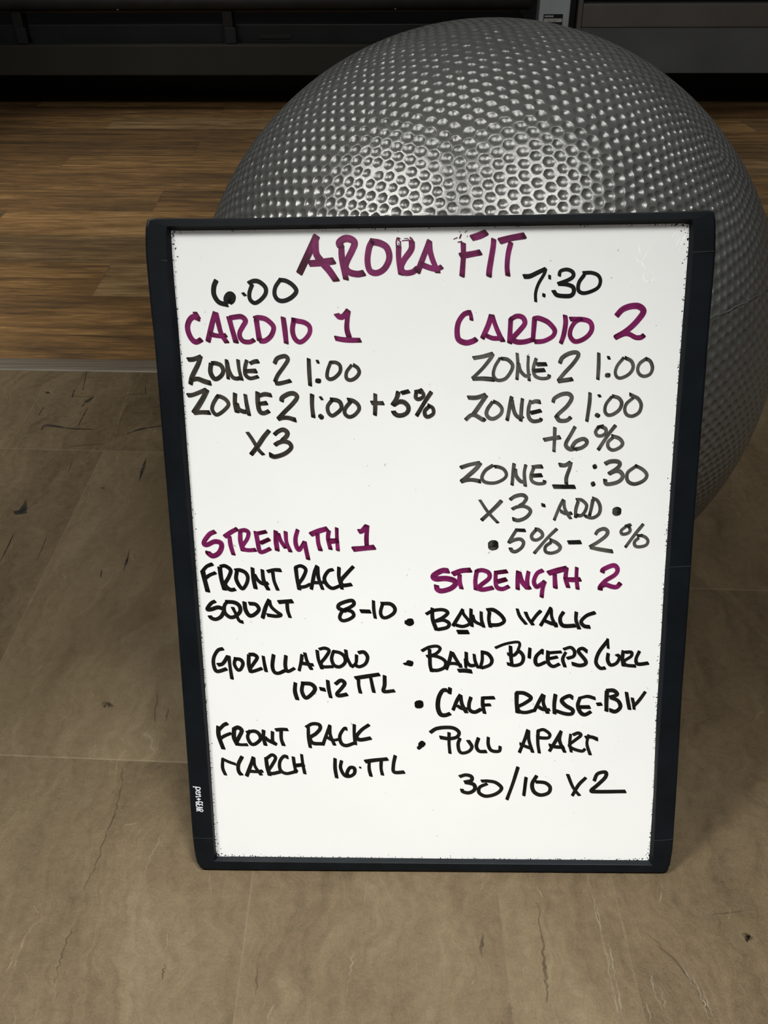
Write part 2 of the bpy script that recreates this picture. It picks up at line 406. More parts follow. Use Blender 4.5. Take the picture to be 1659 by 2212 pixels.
RING_PANEL = [[-208.7,562.0],[-203.7,562.0],[-198.0,562.0],[-191.2,562.0],[-182.8,562.1],[-172.3,562.1],[-159.4,562.1],[-144.1,562.3],[-126.3,562.5],[-106.1,562.7],[-83.9,563.0],[-60.0,563.2],[-35.0,563.5],[-9.4,563.8],[16.3,564.1],[41.3,564.4],[65.2,564.6],[87.4,564.9],[107.6,565.1],[125.4,565.3],[140.7,565.5],[153.6,565.6],[164.1,565.8],[172.5,565.9],[179.3,565.9],[185.0,566.0],[189.8,565.2],[190.2,558.2],[190.5,550.4],[190.5,540.9],[190.5,529.0],[190.6,514.3],[190.6,496.4],[190.7,474.9],[190.8,450.0],[191.0,421.8],[191.2,390.7],[191.5,357.4],[191.9,322.3],[192.2,286.5],[192.9,250.6],[193.6,215.6],[194.3,182.2],[195.0,151.2],[196.1,123.0],[197.1,98.1],[197.9,76.7],[198.1,58.7],[198.3,44.0],[198.5,32.2],[198.6,22.7],[198.7,14.8],[198.6,7.8],[193.6,7.8],[188.0,7.8],[181.2,7.8],[172.7,7.8],[162.3,7.8],[149.4,7.8],[134.1,7.8],[116.3,7.9],[96.2,7.9],[74.0,7.9],[50.2,8.0],[25.2,8.0],[-0.4,8.1],[-26.0,8.2],[-51.0,8.3],[-74.8,8.4],[-97.0,8.4],[-117.1,8.5],[-134.9,8.6],[-150.2,8.7],[-163.1,8.7],[-173.6,8.7],[-182.0,8.7],[-188.8,8.6],[-194.4,8.6],[-199.4,8.6],[-200.4,15.5],[-200.6,23.3],[-200.7,32.8],[-200.7,44.5],[-200.8,59.1],[-200.9,76.9],[-201.0,98.2],[-201.2,123.0],[-201.7,150.9],[-202.2,181.8],[-202.7,214.9],[-203.3,249.7],[-203.9,285.3],[-204.5,320.9],[-205.0,355.6],[-205.6,388.8],[-206.1,419.6],[-206.5,447.6],[-206.9,472.3],[-207.3,493.6],[-208.0,511.4],[-208.4,526.0],[-208.6,537.8],[-208.7,547.2],[-208.7,555.0]]
SEAMS = [[-216.8,540.1,-212.0,539.8],[192.8,545.0,209.3,545.9],[194.6,291.9,212.2,292.8],[-220.4,30.8,-200.9,30.5],[200.7,31.3,217.4,32.8]]
# handwriting: width, then centre-line points, mm in the plane of the board
WRITING = [
["title","P",[[5.6,-96.1,557.8,-110.1,530.4],[5.0,-97.0,557.2,-96.8,545.6,-93.4,539.8,-86.8,532.2,-81.4,524.5],[5.1,-102.3,537.5,-95.2,538.0,-83.0,539.5],[4.5,-77.1,550.2,-76.6,540.3,-73.8,525.6],[5.0,-77.4,549.7,-78.6,553.1,-74.3,556.0,-69.5,555.4,-66.8,552.5,-69.0,546.7,-72.7,539.7,-74.0,534.5,-71.0,530.9,-64.9,529.5,-59.7,530.3],[4.7,-53.2,553.7,-55.6,549.0,-56.9,539.7,-55.1,532.1,-49.6,530.3,-43.5,533.8,-39.9,541.4,-41.7,549.0,-47.1,552.5,-53.8,553.7],[4.2,-32.6,550.1,-32.6,541.4,-30.7,529.1],[4.4,-22.5,553.9,-22.9,547.8,-28.3,540.2,-30.7,534.4,-28.3,530.5,-22.2,530.8,-18.0,533.8],[0.7,-30.2,554.2,-26.6,554.6,-22.3,554.0],[1.2,-34.3,550.1,-34.5,553.3,-33.7,556.5],[0.7,-32.0,549.1,-32.6,552.7],[0.7,-33.1,554.6,-30.9,553.5],[0.8,-33.5,556.5,-31.4,555.9],[0.5,-28.4,555.9,-26.0,556.1],[1.4,-21.6,553.9,-22.6,555.6,-24.0,556.6],[0.5,-24.8,555.3,-26.3,556.0],[0.6,-33.8,555.9,-32.0,555.0],[0.9,-31.1,549.5,-31.3,553.6],[4.4,-8.7,554.1,-12.0,546.0,-17.9,530.8],[4.1,-9.0,553.5,-8.3,546.5,-5.8,539.0,-2.1,530.7],[3.9,-14.9,536.6,-8.8,534.3,-3.3,533.1,0.9,534.8],[4.0,17.3,552.3,17.5,541.8,16.8,527.8],[4.5,15.3,543.0,22.6,544.1,30.7,545.6],[5.0,23.8,556.3,29.5,558.0,34.8,560.3],[1.1,15.6,558.9,14.4,556.0],[0.5,9.7,555.3,12.7,556.6],[0.7,13.0,553.1,16.3,553.8],[0.5,20.4,561.9,18.3,560.3],[0.7,14.3,560.9,14.5,560.5],[0.4,20.5,558.0,20.0,556.9],[4.2,40.7,555.1,40.3,548.7,38.0,533.0,37.8,527.7],[4.7,45.3,553.9,54.2,556.2,64.4,557.9],[3.8,54.0,552.7,52.2,544.6,51.6,535.3,52.4,528.3]]],
["time_left","K",[[3.7,-175.6,524.9,-177.7,520.0,-177.8,513.9,-174.2,508.3,-167.5,506.4],[4.8,-166.9,507.8,-168.0,510.6,-166.7,513.4,-164.7,514.1,-163.1,512.5,-163.7,509.9,-165.9,508.2],[2.1,-155.2,515.5,-153.1,513.2],[3.2,-147.5,521.8,-149.9,515.3,-149.4,510.1,-145.6,507.7,-140.6,510.6,-137.1,515.2,-137.4,519.9,-142.1,523.9,-146.4,524.4,-150.3,522.7],[3.2,-125.2,525.5,-129.2,519.9,-130.1,514.3,-127.6,510.1,-122.8,509.3,-116.9,511.9,-112.9,516.6,-115.7,521.3,-120.9,524.5,-125.7,525.2]]],
["time_right","K",[[3.4,64.8,527.4,69.6,527.6,76.1,530.6,81.7,533.1],[2.4,81.5,533.4,80.9,529.7,76.5,521.8,74.6,514.9,74.9,508.3],[2.1,84.9,528.3,85.1,525.5],[2.5,81.1,514.2,81.1,512.1],[2.8,92.4,527.8,93.2,531.3,97.9,532.6,102.3,531.0,103.4,527.8,100.2,525.0,91.8,521.8],[3.1,91.8,521.8,98.5,521.3,103.3,519.5,104.3,515.7,102.2,512.9,97.0,512.5,91.2,513.4,88.4,516.7],[2.8,111.9,528.7,108.0,522.7,107.8,517.1,111.2,514.8,116.9,515.7,123.0,519.0,124.6,524.0,122.4,528.2,117.1,530.1,110.9,529.9]]],
["cardio_left","P",[[3.2,-193.7,500.6,-190.9,495.8],[4.2,-190.5,495.8,-194.6,497.2,-198.0,494.9,-200.1,489.9,-199.5,484.4,-197.0,479.4,-193.8,477.5,-189.7,479.4],[4.1,-177.7,500.3,-180.4,492.1,-184.4,478.0],[3.7,-177.2,500.3,-175.3,491.2,-173.4,483.5,-169.4,477.0],[3.5,-182.7,483.9,-178.1,482.6,-173.4,482.1,-169.7,482.8],[3.9,-166.9,496.7,-164.8,487.6,-162.0,477.0],[3.7,-165.8,496.2,-162.0,496.9,-156.9,497.1,-153.8,493.9,-156.3,489.4,-158.8,484.8,-158.5,480.7,-155.8,477.9,-151.2,477.5,-147.6,479.1],[4.1,-145.2,494.4,-144.3,486.6,-143.2,478.4],[3.9,-146.5,495.7,-143.5,496.4,-137.9,495.3,-132.9,491.2,-131.7,487.5,-134.2,482.0,-139.0,478.4,-143.6,478.6],[3.9,-123.9,496.4,-122.8,486.6,-122.0,476.5],[3.7,-115.4,495.2,-116.8,486.6,-115.1,480.2,-111.4,477.4,-107.2,479.3,-103.3,484.3,-103.2,489.3,-106.9,492.5,-113.3,493.9,-116.6,494.5],[4.1,-81.5,499.0,-79.4,497.0,-76.2,497.4,-72.4,501.9],[3.9,-72.2,501.5,-73.2,494.7,-73.5,487.4,-71.7,480.6],[3.7,-82.9,480.4,-76.4,479.2,-69.4,478.8,-62.9,478.8]]],
["cardio_right","P",[[3.0,22.7,501.6,24.3,498.1,24.9,494.2],[4.1,23.3,500.1,18.8,498.6,14.8,492.7,13.7,485.7,15.1,479.2,20.7,476.7,25.8,477.7,29.1,479.5],[4.0,40.3,497.8,38.2,490.2,33.9,480.2],[3.5,41.0,498.1,44.3,489.2,48.1,481.2,50.2,477.7],[3.4,36.9,482.2,42.0,480.2,47.1,480.0,50.7,479.2],[3.8,55.8,494.6,55.6,484.2,55.6,476.4],[3.8,56.2,495.1,60.7,497.3,65.3,496.1,67.0,491.6,63.1,486.2,58.7,481.2,58.3,478.7,61.9,477.2,67.5,477.4,74.0,479.2],[3.7,74.6,495.6,74.2,486.7,73.8,478.2],[3.6,74.4,495.3,77.9,495.6,85.1,492.6,90.4,487.1,90.6,483.6,88.2,480.7,82.2,477.9,75.1,477.4],[3.6,98.4,497.6,99.1,491.7,98.0,482.7,96.1,476.3],[3.5,111.6,495.1,106.7,492.7,103.4,487.2,103.2,481.7,106.9,477.7,112.4,478.7,117.8,482.7,120.0,487.7,118.2,492.6,112.6,494.6,102.5,494.9],[4.4,138.9,497.6,142.8,502.0,148.2,504.4,154.7,504.9,158.9,502.4,159.1,499.0,153.1,491.1,146.4,485.2,139.1,480.9],[3.6,138.7,480.2,145.1,483.2,149.6,483.2,154.8,480.7,158.9,480.7,161.3,482.4]]],
["zone_left","G",[[3.5,-201.4,463.7,-196.9,463.9,-190.6,466.2],[3.7,-190.9,466.2,-193.3,460.0,-198.6,450.2,-200.3,444.1],[3.7,-199.2,447.4,-194.4,448.3,-189.3,446.4,-183.9,444.8],[3.5,-182.9,460.4,-183.7,453.9,-181.6,449.2,-178.8,448.3,-174.9,451.1,-173.3,454.8,-175.0,459.0,-179.1,460.7,-182.0,460.7],[2.8,-170.3,463.4,-170.0,454.8,-169.6,448.3],[3.0,-169.9,461.8,-168.6,454.8,-166.0,449.7,-162.7,448.5,-159.8,449.2],[2.8,-161.1,463.4,-160.5,455.8,-158.7,447.3],[3.0,-154.1,463.0,-155.7,457.1,-155.5,451.6,-151.8,448.7,-145.4,450.1],[3.3,-151.4,460.6,-148.0,462.0,-144.7,462.3],[3.5,-155.4,454.4,-151.1,454.6,-146.6,454.6],[3.3,-131.8,460.7,-129.5,464.6,-123.5,466.3,-121.1,463.6,-124.3,458.3,-129.4,451.5,-132.0,446.1],[3.3,-131.8,445.1,-128.1,444.7,-119.4,446.8],[3.2,-104.4,464.1,-104.2,453.9,-103.7,442.9],[2.1,-97.7,463.1,-96.7,460.7],[3.7,-97.9,446.8,-96.4,446.6],[2.8,-86.8,461.7,-89.3,455.3,-89.9,450.0,-87.5,448.0,-83.5,449.5,-79.5,453.9,-79.4,458.7,-82.4,461.2,-86.3,461.4],[2.8,-70.1,459.2,-74.1,453.9,-74.4,449.0,-71.2,447.3,-67.2,449.0,-64.2,452.9,-65.2,456.8,-68.6,459.2]]],
["zone_plus_left","G",[[3.4,-203.2,435.1,-198.4,435.6,-187.8,439.8],[4.4,-187.3,439.4,-191.0,432.3,-198.8,420.9],[3.6,-199.0,420.9,-192.5,421.3,-185.8,421.1],[3.1,-179.0,434.2,-182.6,428.5,-183.8,423.7,-181.6,419.9,-178.8,419.7,-173.8,423.2,-170.3,427.5,-172.0,431.3,-175.7,433.7,-179.0,434.4],[3.6,-164.6,436.5,-165.0,428.9,-163.6,421.3],[3.4,-163.6,428.5,-161.9,423.7,-157.7,421.8,-155.2,422.3],[3.1,-156.4,435.6,-155.5,427.5,-153.9,418.9],[3.6,-146.3,437.5,-146.4,428.9,-145.2,422.3,-142.0,420.6,-137.6,422.3],[3.3,-145.3,434.6,-140.5,436.0,-135.3,435.1],[3.4,-145.5,428.2,-142.6,428.5,-139.0,428.9],[3.6,-127.1,430.3,-126.5,433.2,-121.4,436.2,-117.0,436.5,-114.5,433.7,-117.7,428.8,-124.8,421.8,-130.0,416.3],[3.5,-130.5,415.8,-127.0,416.8,-122.0,416.8,-116.0,415.0],[3.4,-102.3,435.7,-102.5,426.8,-101.7,417.3],[2.0,-95.8,434.0,-94.1,431.4],[3.6,-96.0,418.3,-94.8,417.2],[3.1,-86.3,431.2,-89.8,426.3,-89.4,421.3,-86.5,418.6,-83.0,420.3,-78.9,424.3,-79.4,428.8,-82.3,431.0,-87.3,431.7],[3.1,-70.9,430.3,-75.4,424.8,-76.0,420.3,-72.5,417.6,-68.0,419.3,-64.5,423.8,-65.5,427.8,-69.4,430.7,-73.6,431.5],[3.2,-51.3,436.0,-51.3,427.7,-51.6,419.1],[3.3,-54.5,429.0,-49.4,428.8,-44.7,428.8],[3.2,-24.1,438.4,-30.1,436.9],[3.6,-32.7,437.7,-34.0,432.8,-37.4,427.3],[3.6,-36.7,427.3,-32.2,429.8,-28.0,429.4,-24.7,426.0,-24.9,422.1,-27.9,419.5,-32.2,418.7,-35.2,420.0,-36.7,422.1],[3.1,-19.0,437.7,-16.0,438.4,-13.5,439.6],[3.0,-18.4,436.7,-18.6,433.3,-16.0,432.0,-12.6,434.1,-13.0,437.1,-16.0,437.7],[3.3,-6.2,437.7,-11.3,429.8,-17.8,418.7],[3.0,-7.8,426.2,-11.2,422.5,-10.7,418.7,-8.1,417.8,-4.3,420.4,-4.8,424.7,-8.7,427.0]]],
["times_three","G",[[2.8,-155.9,404.9,-152.3,399.5,-147.2,390.5,-143.4,386.3],[3.8,-138.2,406.2,-142.7,400.9,-147.8,393.6,-153.5,386.6],[3.6,-133.7,403.1,-130.9,405.5,-126.7,407.1,-123.4,405.0,-123.8,401.9,-127.7,398.1],[3.6,-133.6,394.5,-130.5,396.4,-126.3,397.4,-121.9,396.1,-120.3,392.6,-123.1,389.1,-128.0,386.3,-134.3,384.7,-138.4,386.5]]],
["zone_right","L",[[3.2,27.1,464.6,34.6,465.9,42.6,468.1],[2.9,42.6,467.8,40.5,464.0,34.8,456.7,26.9,448.7],[3.4,26.7,448.3,35.0,448.4,43.9,447.7],[2.7,48.3,464.5,44.6,458.2,43.3,451.8,45.4,447.9,48.8,447.0,53.7,448.9,57.9,455.2,58.2,459.6,54.2,463.5,49.3,464.2],[2.6,61.8,468.3,62.7,458.6,62.3,447.7],[2.7,63.1,460.6,64.8,454.7,69.3,450.4,72.5,452.1],[2.4,70.7,466.1,70.8,457.2,72.2,446.7],[2.7,77.1,464.2,75.2,457.2,76.2,451.3,79.7,448.9,84.1,448.4,87.8,449.4,87.8,451.3],[3.2,77.5,459.7,85.4,459.8],[3.4,75.1,454.5,84.1,455.2],[3.2,96.0,460.8,97.8,464.9,103.1,468.2,108.6,469.0,110.4,466.5,106.3,459.9,100.0,452.8,95.6,446.9],[3.2,95.3,446.1,99.7,446.9,106.6,448.0],[2.8,126.5,468.4,126.9,459.4,126.9,447.8],[2.2,134.1,465.9,135.1,463.7],[3.4,133.9,451.0,135.3,451.0],[2.6,146.5,464.8,141.9,458.8,140.5,453.3,142.4,449.4,146.3,449.1,151.7,452.2,154.4,457.1,152.7,462.1,147.6,464.8],[2.6,164.2,464.0,159.5,460.4,158.1,455.5,160.1,451.6,164.0,450.2,168.4,452.2,169.7,457.1,167.6,462.1,164.2,464.0]]],
["zone_right_second","L",[[3.4,23.5,433.2,30.5,433.2,37.6,435.6],[3.6,38.1,434.9,34.5,429.2,27.6,418.8],[3.3,22.0,415.3,25.9,418.8,29.8,418.8,35.9,415.3,37.3,416.1],[2.9,43.4,429.7,39.6,424.3,38.7,419.8,41.3,416.6,45.3,416.3,50.1,419.8,51.0,424.3,47.9,428.2,44.2,430.0],[3.1,58.6,433.7,57.4,426.8,55.5,414.8],[2.9,58.9,431.2,59.9,425.8,62.0,419.8,65.6,416.8,68.3,417.8],[2.9,67.3,432.2,66.8,425.3,66.5,414.3],[2.9,74.0,430.7,72.5,424.3,73.0,417.3,76.6,414.1,82.3,414.8,83.0,416.3],[3.2,74.8,429.2,78.0,430.2,81.7,429.7],[3.2,74.4,420.8,82.5,422.7],[3.1,92.0,429.6,93.1,432.7,98.6,435.8,104.2,436.1,106.8,432.7,103.5,426.5,97.1,420.3,94.9,417.5],[3.3,95.2,418.1,97.9,414.7,103.5,414.7,106.8,417.2],[2.9,121.3,436.9,121.3,428.8,119.9,414.1],[2.1,128.3,435.5,129.6,433.7],[3.3,127.6,419.2,128.9,418.5],[2.7,138.9,433.8,134.8,428.2,134.0,422.6,136.5,419.2,140.9,419.8,145.7,423.7,147.1,428.8,144.6,432.7,139.5,434.4],[2.7,155.8,432.7,151.0,428.2,150.0,423.1,152.2,419.2,156.7,418.3,161.6,421.4,162.9,427.1,160.3,432.1,156.2,434.4,153.1,435.8]]],
["plus_six","L",[[2.8,94.4,408.9,94.5,400.5,94.5,389.2],[3.4,86.0,398.8,92.7,400.1,99.0,401.0],[3.1,110.7,409.4,107.7,403.4,104.2,396.7,104.4,393.3,107.9,390.9,111.2,391.6],[3.2,109.0,392.8,111.8,397.2,117.4,399.6,120.6,398.1,120.5,395.2,116.8,392.3,111.7,391.0],[2.9,129.2,409.2,133.9,410.2],[2.8,129.2,408.7,127.5,405.4,129.1,402.5,132.5,402.2,135.7,404.4,135.5,407.8,132.0,409.7],[3.0,143.3,410.6,138.1,403.4,130.5,390.7],[2.8,141.6,400.6,138.0,396.7,138.8,392.4,142.7,390.4,148.2,392.8,149.9,396.2,146.8,400.1,140.8,402.0]]],
["zone_one","L",[[3.2,18.7,375.7,26.0,378.2,34.5,379.8],[3.5,34.8,379.5,31.1,374.6,22.7,366.9,19.7,364.6],[3.2,19.2,363.9,24.2,365.3,29.3,365.4,35.1,364.2],[2.8,45.1,377.7,39.2,373.6,36.3,367.9,37.9,364.3,42.5,362.8,48.6,363.3,54.5,366.4,56.4,370.0,54.3,374.1,50.2,376.2,46.4,376.6],[2.9,62.4,379.0,61.9,372.1,61.3,361.2],[2.9,63.6,374.7,64.5,369.0,68.2,364.4,72.5,363.8],[2.8,72.0,378.0,71.0,371.1,72.2,360.2],[3.2,77.6,376.2,81.4,376.7,85.6,376.7],[2.8,78.4,375.2,76.6,369.0,77.8,364.4,82.4,362.3,87.7,362.8,87.9,364.9],[3.4,77.1,369.0,85.4,369.5],[3.4,99.4,378.1,104.1,377.8,108.6,380.2],[3.0,108.9,380.2,108.0,375.4,105.7,367.5,105.9,362.2],[3.6,95.3,359.9,113.0,359.7],[3.5,128.3,377.1,128.7,376.3],[3.6,127.7,362.5,128.1,361.7],[3.4,136.9,379.1,141.1,381.0,146.6,381.0,148.9,378.8,146.9,375.4,140.4,370.7],[3.3,140.4,370.8,146.0,373.2,149.9,372.1,151.8,368.2,148.7,364.2,142.3,362.2,138.4,362.5,137.6,365.9],[2.8,162.1,377.1,155.9,372.1,155.4,366.5,158.1,363.1,163.1,362.3,169.5,365.4,171.4,369.9,167.8,374.3,161.8,377.4]]],
["times_three_add","L",[[2.4,35.1,348.4,42.0,338.2,50.6,328.8],[3.3,53.0,347.7,47.4,341.5,37.0,331.2],[3.0,60.1,348.8,64.2,351.6,70.2,352.7,73.5,350.1,71.3,345.9,68.2,343.7],[3.0,62.2,340.7,65.9,342.5,71.4,343.2,76.1,341.1,77.2,337.8,73.6,333.4,67.7,331.0,62.8,332.2],[2.7,86.4,344.4,89.2,343.6],[2.7,104.1,348.8,101.1,342.2,97.3,331.4],[2.5,104.7,348.3,105.5,341.7,108.6,335.9,111.0,332.5],[2.9,102.1,339.1,106.5,337.0,111.6,337.3],[2.8,116.4,347.0,114.9,340.7,114.9,333.6],[2.8,114.8,348.8,119.1,348.5,123.4,344.4,122.6,339.1,119.8,335.4,116.0,335.4],[2.8,128.5,348.6,127.6,341.8,126.4,335.4],[2.7,128.1,350.1,132.3,348.0,134.9,342.3,134.0,336.5,129.1,333.3,123.9,334.4,122.9,335.7],[7.2,148.3,338.9,149.3,338.9]]],
["five_two","L",[[8.6,46.7,309.3,47.8,309.4],[2.8,65.9,322.7,73.6,322.3],[2.9,66.2,322.5,63.3,317.6,60.2,311.5],[3.0,60.3,311.9,65.3,314.2,69.9,314.7,72.6,311.8,71.1,307.4,66.6,304.0,63.3,304.4,61.8,307.0],[2.9,82.2,322.5,79.1,318.1,80.2,314.7,84.0,314.2,88.0,317.2,87.4,320.6,84.5,323.0,82.0,323.4],[2.8,99.8,323.7,92.3,315.7,81.9,302.5],[2.9,95.3,311.8,91.2,308.4,91.4,304.0,96.1,302.6,101.7,304.5,103.4,308.0,99.9,311.8,94.5,314.2],[3.7,110.0,312.0,120.3,312.3],[3.0,132.4,319.1,134.4,322.2,139.0,323.9,142.1,321.8,141.2,317.9,135.0,312.6,128.3,308.3],[3.2,128.4,307.8,135.4,306.2,147.4,304.2],[2.7,161.2,327.6,156.9,326.1],[2.6,157.0,325.7,153.5,322.3,154.6,319.4,158.7,319.9,160.9,322.3,159.8,325.7],[2.7,171.4,327.9,165.3,319.4,157.9,308.0],[2.7,172.1,318.2,167.0,318.0],[2.6,168.3,316.0,165.3,312.6,166.0,309.2,169.8,308.3,174.8,309.7,176.4,313.1,174.3,316.5,170.5,318.2]]],
["strength_left","P",[[4.1,-186.6,320.8,-191.6,318.2,-196.4,311.3,-194.1,309.1,-187.2,312.1,-182.1,310.7,-181.8,306.4,-184.6,301.6,-189.4,299.4,-193.2,302.1,-193.5,303.2],[4.0,-178.5,316.4,-172.9,320.4,-167.8,323.2],[3.5,-174.6,316.7,-173.9,309.1,-171.8,300.5],[3.7,-165.3,320.7,-165.4,312.9,-163.7,304.0],[3.4,-165.1,321.5,-161.4,322.1,-158.4,319.9,-159.6,314.6,-163.5,308.6,-163.1,305.9,-159.5,304.6,-152.8,304.9],[3.6,-152.2,320.7,-150.9,311.9,-149.7,304.3,-147.1,303.0,-140.5,306.0],[3.4,-150.4,319.4,-143.4,320.9],[3.6,-148.4,310.9,-141.0,314.3],[3.9,-135.4,321.3,-135.4,313.0,-134.6,304.4],[3.4,-133.6,319.4,-131.2,312.5,-127.3,306.6],[3.2,-127.1,320.8,-126.6,311.9,-123.5,303.3],[3.5,-116.9,322.4,-118.9,315.2,-118.5,308.7,-116.3,305.0,-113.6,308.2,-111.5,312.0],[3.4,-111.2,312.2,-110.3,305.5,-108.6,296.6],[4.4,-106.0,318.5,-98.8,321.6,-92.1,323.6],[3.5,-100.4,319.2,-99.8,310.9,-98.1,304.5],[3.5,-90.8,321.9,-91.5,314.7,-89.6,305.6],[3.1,-84.1,324.1,-84.0,314.7,-83.4,304.5],[4.4,-91.2,312.7,-87.6,312.8,-83.5,313.1],[4.2,-65.6,321.2,-62.8,321.7,-58.9,326.0],[3.6,-58.3,326.3,-59.2,316.4,-59.0,308.3],[4.4,-70.6,305.7,-62.9,306.4,-52.5,307.5]]],
["front_rack","K",[[4.0,-198.7,285.7,-197.5,278.5,-195.3,267.5],[3.2,-198.7,286.1,-195.1,290.1,-190.0,292.3],[3.2,-197.0,279.4,-192.9,282.4,-187.8,284.5],[3.7,-184.1,289.3,-183.1,278.6,-180.8,269.2],[3.3,-183.4,290.1,-179.4,290.6,-174.9,286.8,-176.7,280.8,-180.1,274.7,-178.2,270.9,-175.1,269.2,-171.7,269.8],[3.3,-169.7,285.2,-170.5,279.2,-168.1,273.1,-165.1,270.4,-161.8,274.8,-160.5,280.3,-162.4,284.7,-167.0,286.9,-171.0,286.6],[3.4,-156.2,288.8,-155.8,279.8,-154.2,270.4],[3.1,-154.9,283.1,-151.7,277.6,-147.6,274.8,-143.4,275.4],[3.2,-147.9,287.2,-147.0,277.6,-143.3,269.3],[3.2,-143.5,285.7,-137.7,287.2,-132.0,286.9],[2.9,-139.1,285.3,-138.1,277.1,-135.3,269.1],[3.3,-119.4,289.2,-118.5,279.3,-116.8,269.6],[3.0,-119.4,289.7,-114.9,290.8,-110.9,287.4,-113.4,280.5,-117.1,274.9,-116.0,272.1,-111.8,272.4,-107.3,274.6],[3.3,-101.3,290.8,-103.8,283.7,-106.6,270.2],[2.9,-100.7,290.2,-100.3,280.6,-96.9,269.9],[2.9,-106.1,276.2,-100.4,275.9,-94.5,276.5],[3.0,-87.7,287.7,-91.9,286.2,-95.3,280.0,-93.3,274.3,-88.6,270.9,-82.3,273.1],[3.0,-82.7,289.6,-82.8,280.6,-80.4,270.3],[3.3,-70.6,290.3,-75.9,284.4,-81.1,277.8,-79.6,273.7,-72.2,274.4]]],
["squat","K",[[3.4,-189.4,258.9,-193.1,256.9,-196.5,251.9,-193.4,251.4,-187.5,253.3,-182.8,252.0],[3.4,-182.4,249.2,-185.2,244.7,-189.6,242.4,-193.3,243.5,-194.7,245.5],[3.3,-178.8,258.7,-181.6,254.8,-181.6,248.6,-177.3,244.4,-172.5,245.3,-168.3,249.8,-168.9,254.8,-173.0,257.8,-180.1,258.4],[2.8,-174.7,253.4,-171.9,246.9,-169.5,241.3,-166.1,239.8],[3.4,-164.3,258.2,-163.5,250.9,-160.3,245.9,-156.0,247.0,-152.1,251.5,-154.6,256.0,-160.4,256.9],[3.5,-143.1,260.4,-146.2,253.8,-149.2,243.7],[3.0,-142.9,259.9,-141.5,254.3,-137.4,249.9,-133.2,246.5,-137.5,245.4,-145.2,246.5],[3.7,-135.0,258.2,-129.2,258.8,-122.9,259.1],[3.0,-127.7,257.2,-127.3,250.5,-125.5,244.3]]],
["eight_ten","K",[[3.2,-77.6,250.4,-83.5,252.9,-82.3,256.8,-72.7,259.9,-70.3,256.8,-73.9,253.6,-80.0,250.4,-82.7,244.7,-80.1,241.5,-74.7,242.8,-70.7,246.0,-72.2,249.8,-77.5,251.4],[3.6,-64.7,250.2,-56.3,249.9],[2.8,-53.6,259.7,-53.3,251.1,-52.1,243.8],[3.1,-45.8,256.9,-47.6,249.3,-45.8,244.8,-41.6,244.8,-36.2,248.7,-35.4,253.1,-39.2,256.9,-47.0,257.2]]],
["strength_right","P",[[4.5,10.2,286.7,4.5,286.8,-2.5,282.4,-0.4,279.6,8.2,279.9,15.0,278.0,16.1,274.8,12.0,270.9,4.7,268.7,0.8,270.3,0.1,273.6],[4.4,13.9,283.9,21.1,286.8,28.9,287.5],[3.6,19.6,283.5,19.7,277.0,21.4,270.9],[3.7,34.1,286.8,33.0,278.1,33.7,269.9],[3.8,34.8,286.8,38.7,287.4,44.0,285.2,44.6,280.3,38.0,274.3,36.0,271.5,39.7,270.1,48.0,271.8],[3.5,50.2,286.1,50.1,277.6,51.6,272.1,56.3,270.7,61.5,273.0],[3.7,51.0,285.3,59.5,286.5],[4.0,51.5,277.2,59.2,279.4],[3.7,69.1,286.4,68.8,278.2,69.1,270.5],[3.9,69.8,285.9,72.4,277.6,77.7,271.0],[3.5,77.7,286.2,76.9,278.8,77.7,272.2,79.9,272.1],[3.8,89.7,287.4,85.1,284.7,82.6,277.6,85.0,272.8,88.4,274.6,91.9,277.5],[3.5,91.9,277.3,90.2,271.0,89.7,263.5],[4.8,94.6,284.9,102.0,287.2,109.8,289.4],[3.8,99.9,283.9,100.4,277.6,101.0,271.7],[3.5,109.7,289.9,109.3,280.6,111.8,272.3],[3.2,118.2,289.9,118.4,280.7,119.9,270.8],[4.0,108.3,279.5,114.8,279.2,121.8,279.5],[3.9,140.0,285.8,140.8,288.5,149.0,292.0,152.6,288.5,150.7,283.7,143.1,278.4,138.9,273.0,139.2,270.3],[4.0,139.2,273.0,143.3,274.8,149.1,273.0,153.0,273.0,155.7,276.1]]],
["band_walk","K",[[2.8,-26.6,240.5,-24.7,239.3],[6.5,-22.9,240.2,-21.8,240.5],[3.3,-3.2,253.1,-2.8,243.2,0.7,233.0],[3.1,-8.3,247.8,-2.6,250.9,5.7,251.8,10.0,249.0,5.8,244.5,-0.1,241.4],[3.1,-0.1,241.3,6.5,242.3,11.3,239.4,9.6,235.6,1.3,233.6],[3.2,22.9,252.1,20.2,247.1,14.8,237.2],[2.8,22.5,251.6,23.7,247.8,28.0,242.1,28.7,238.9,23.3,236.6,17.0,237.9],[3.9,18.8,231.5,28.1,231.5],[3.0,29.9,252.5,30.1,244.6,31.1,236.6],[2.8,31.2,247.2,33.4,241.4,38.9,238.3],[2.8,38.6,250.0,39.1,242.7,41.2,236.0],[3.1,45.8,249.8,45.4,242.8,46.9,236.1],[3.3,43.6,251.6,49.3,251.7,56.0,246.6,58.5,241.5,53.9,238.3,45.8,238.0],[2.6,69.3,252.8,71.8,246.1,77.5,238.8],[2.8,76.5,249.9,79.0,244.4,83.4,238.2],[3.1,89.5,251.1,86.1,247.3,82.0,241.1],[3.1,98.1,254.0,94.8,247.3,89.9,237.7],[2.8,98.4,252.3,99.3,245.0,103.3,236.5],[3.1,93.4,242.1,99.0,239.7,104.0,238.9],[3.4,108.9,250.0,106.4,245.0,107.2,239.8,110.6,237.4,119.4,237.8],[3.1,119.9,250.0,120.0,242.7,123.0,234.8],[3.3,135.8,249.7,128.8,246.9,124.4,241.6,127.1,237.5,132.1,236.6]]],
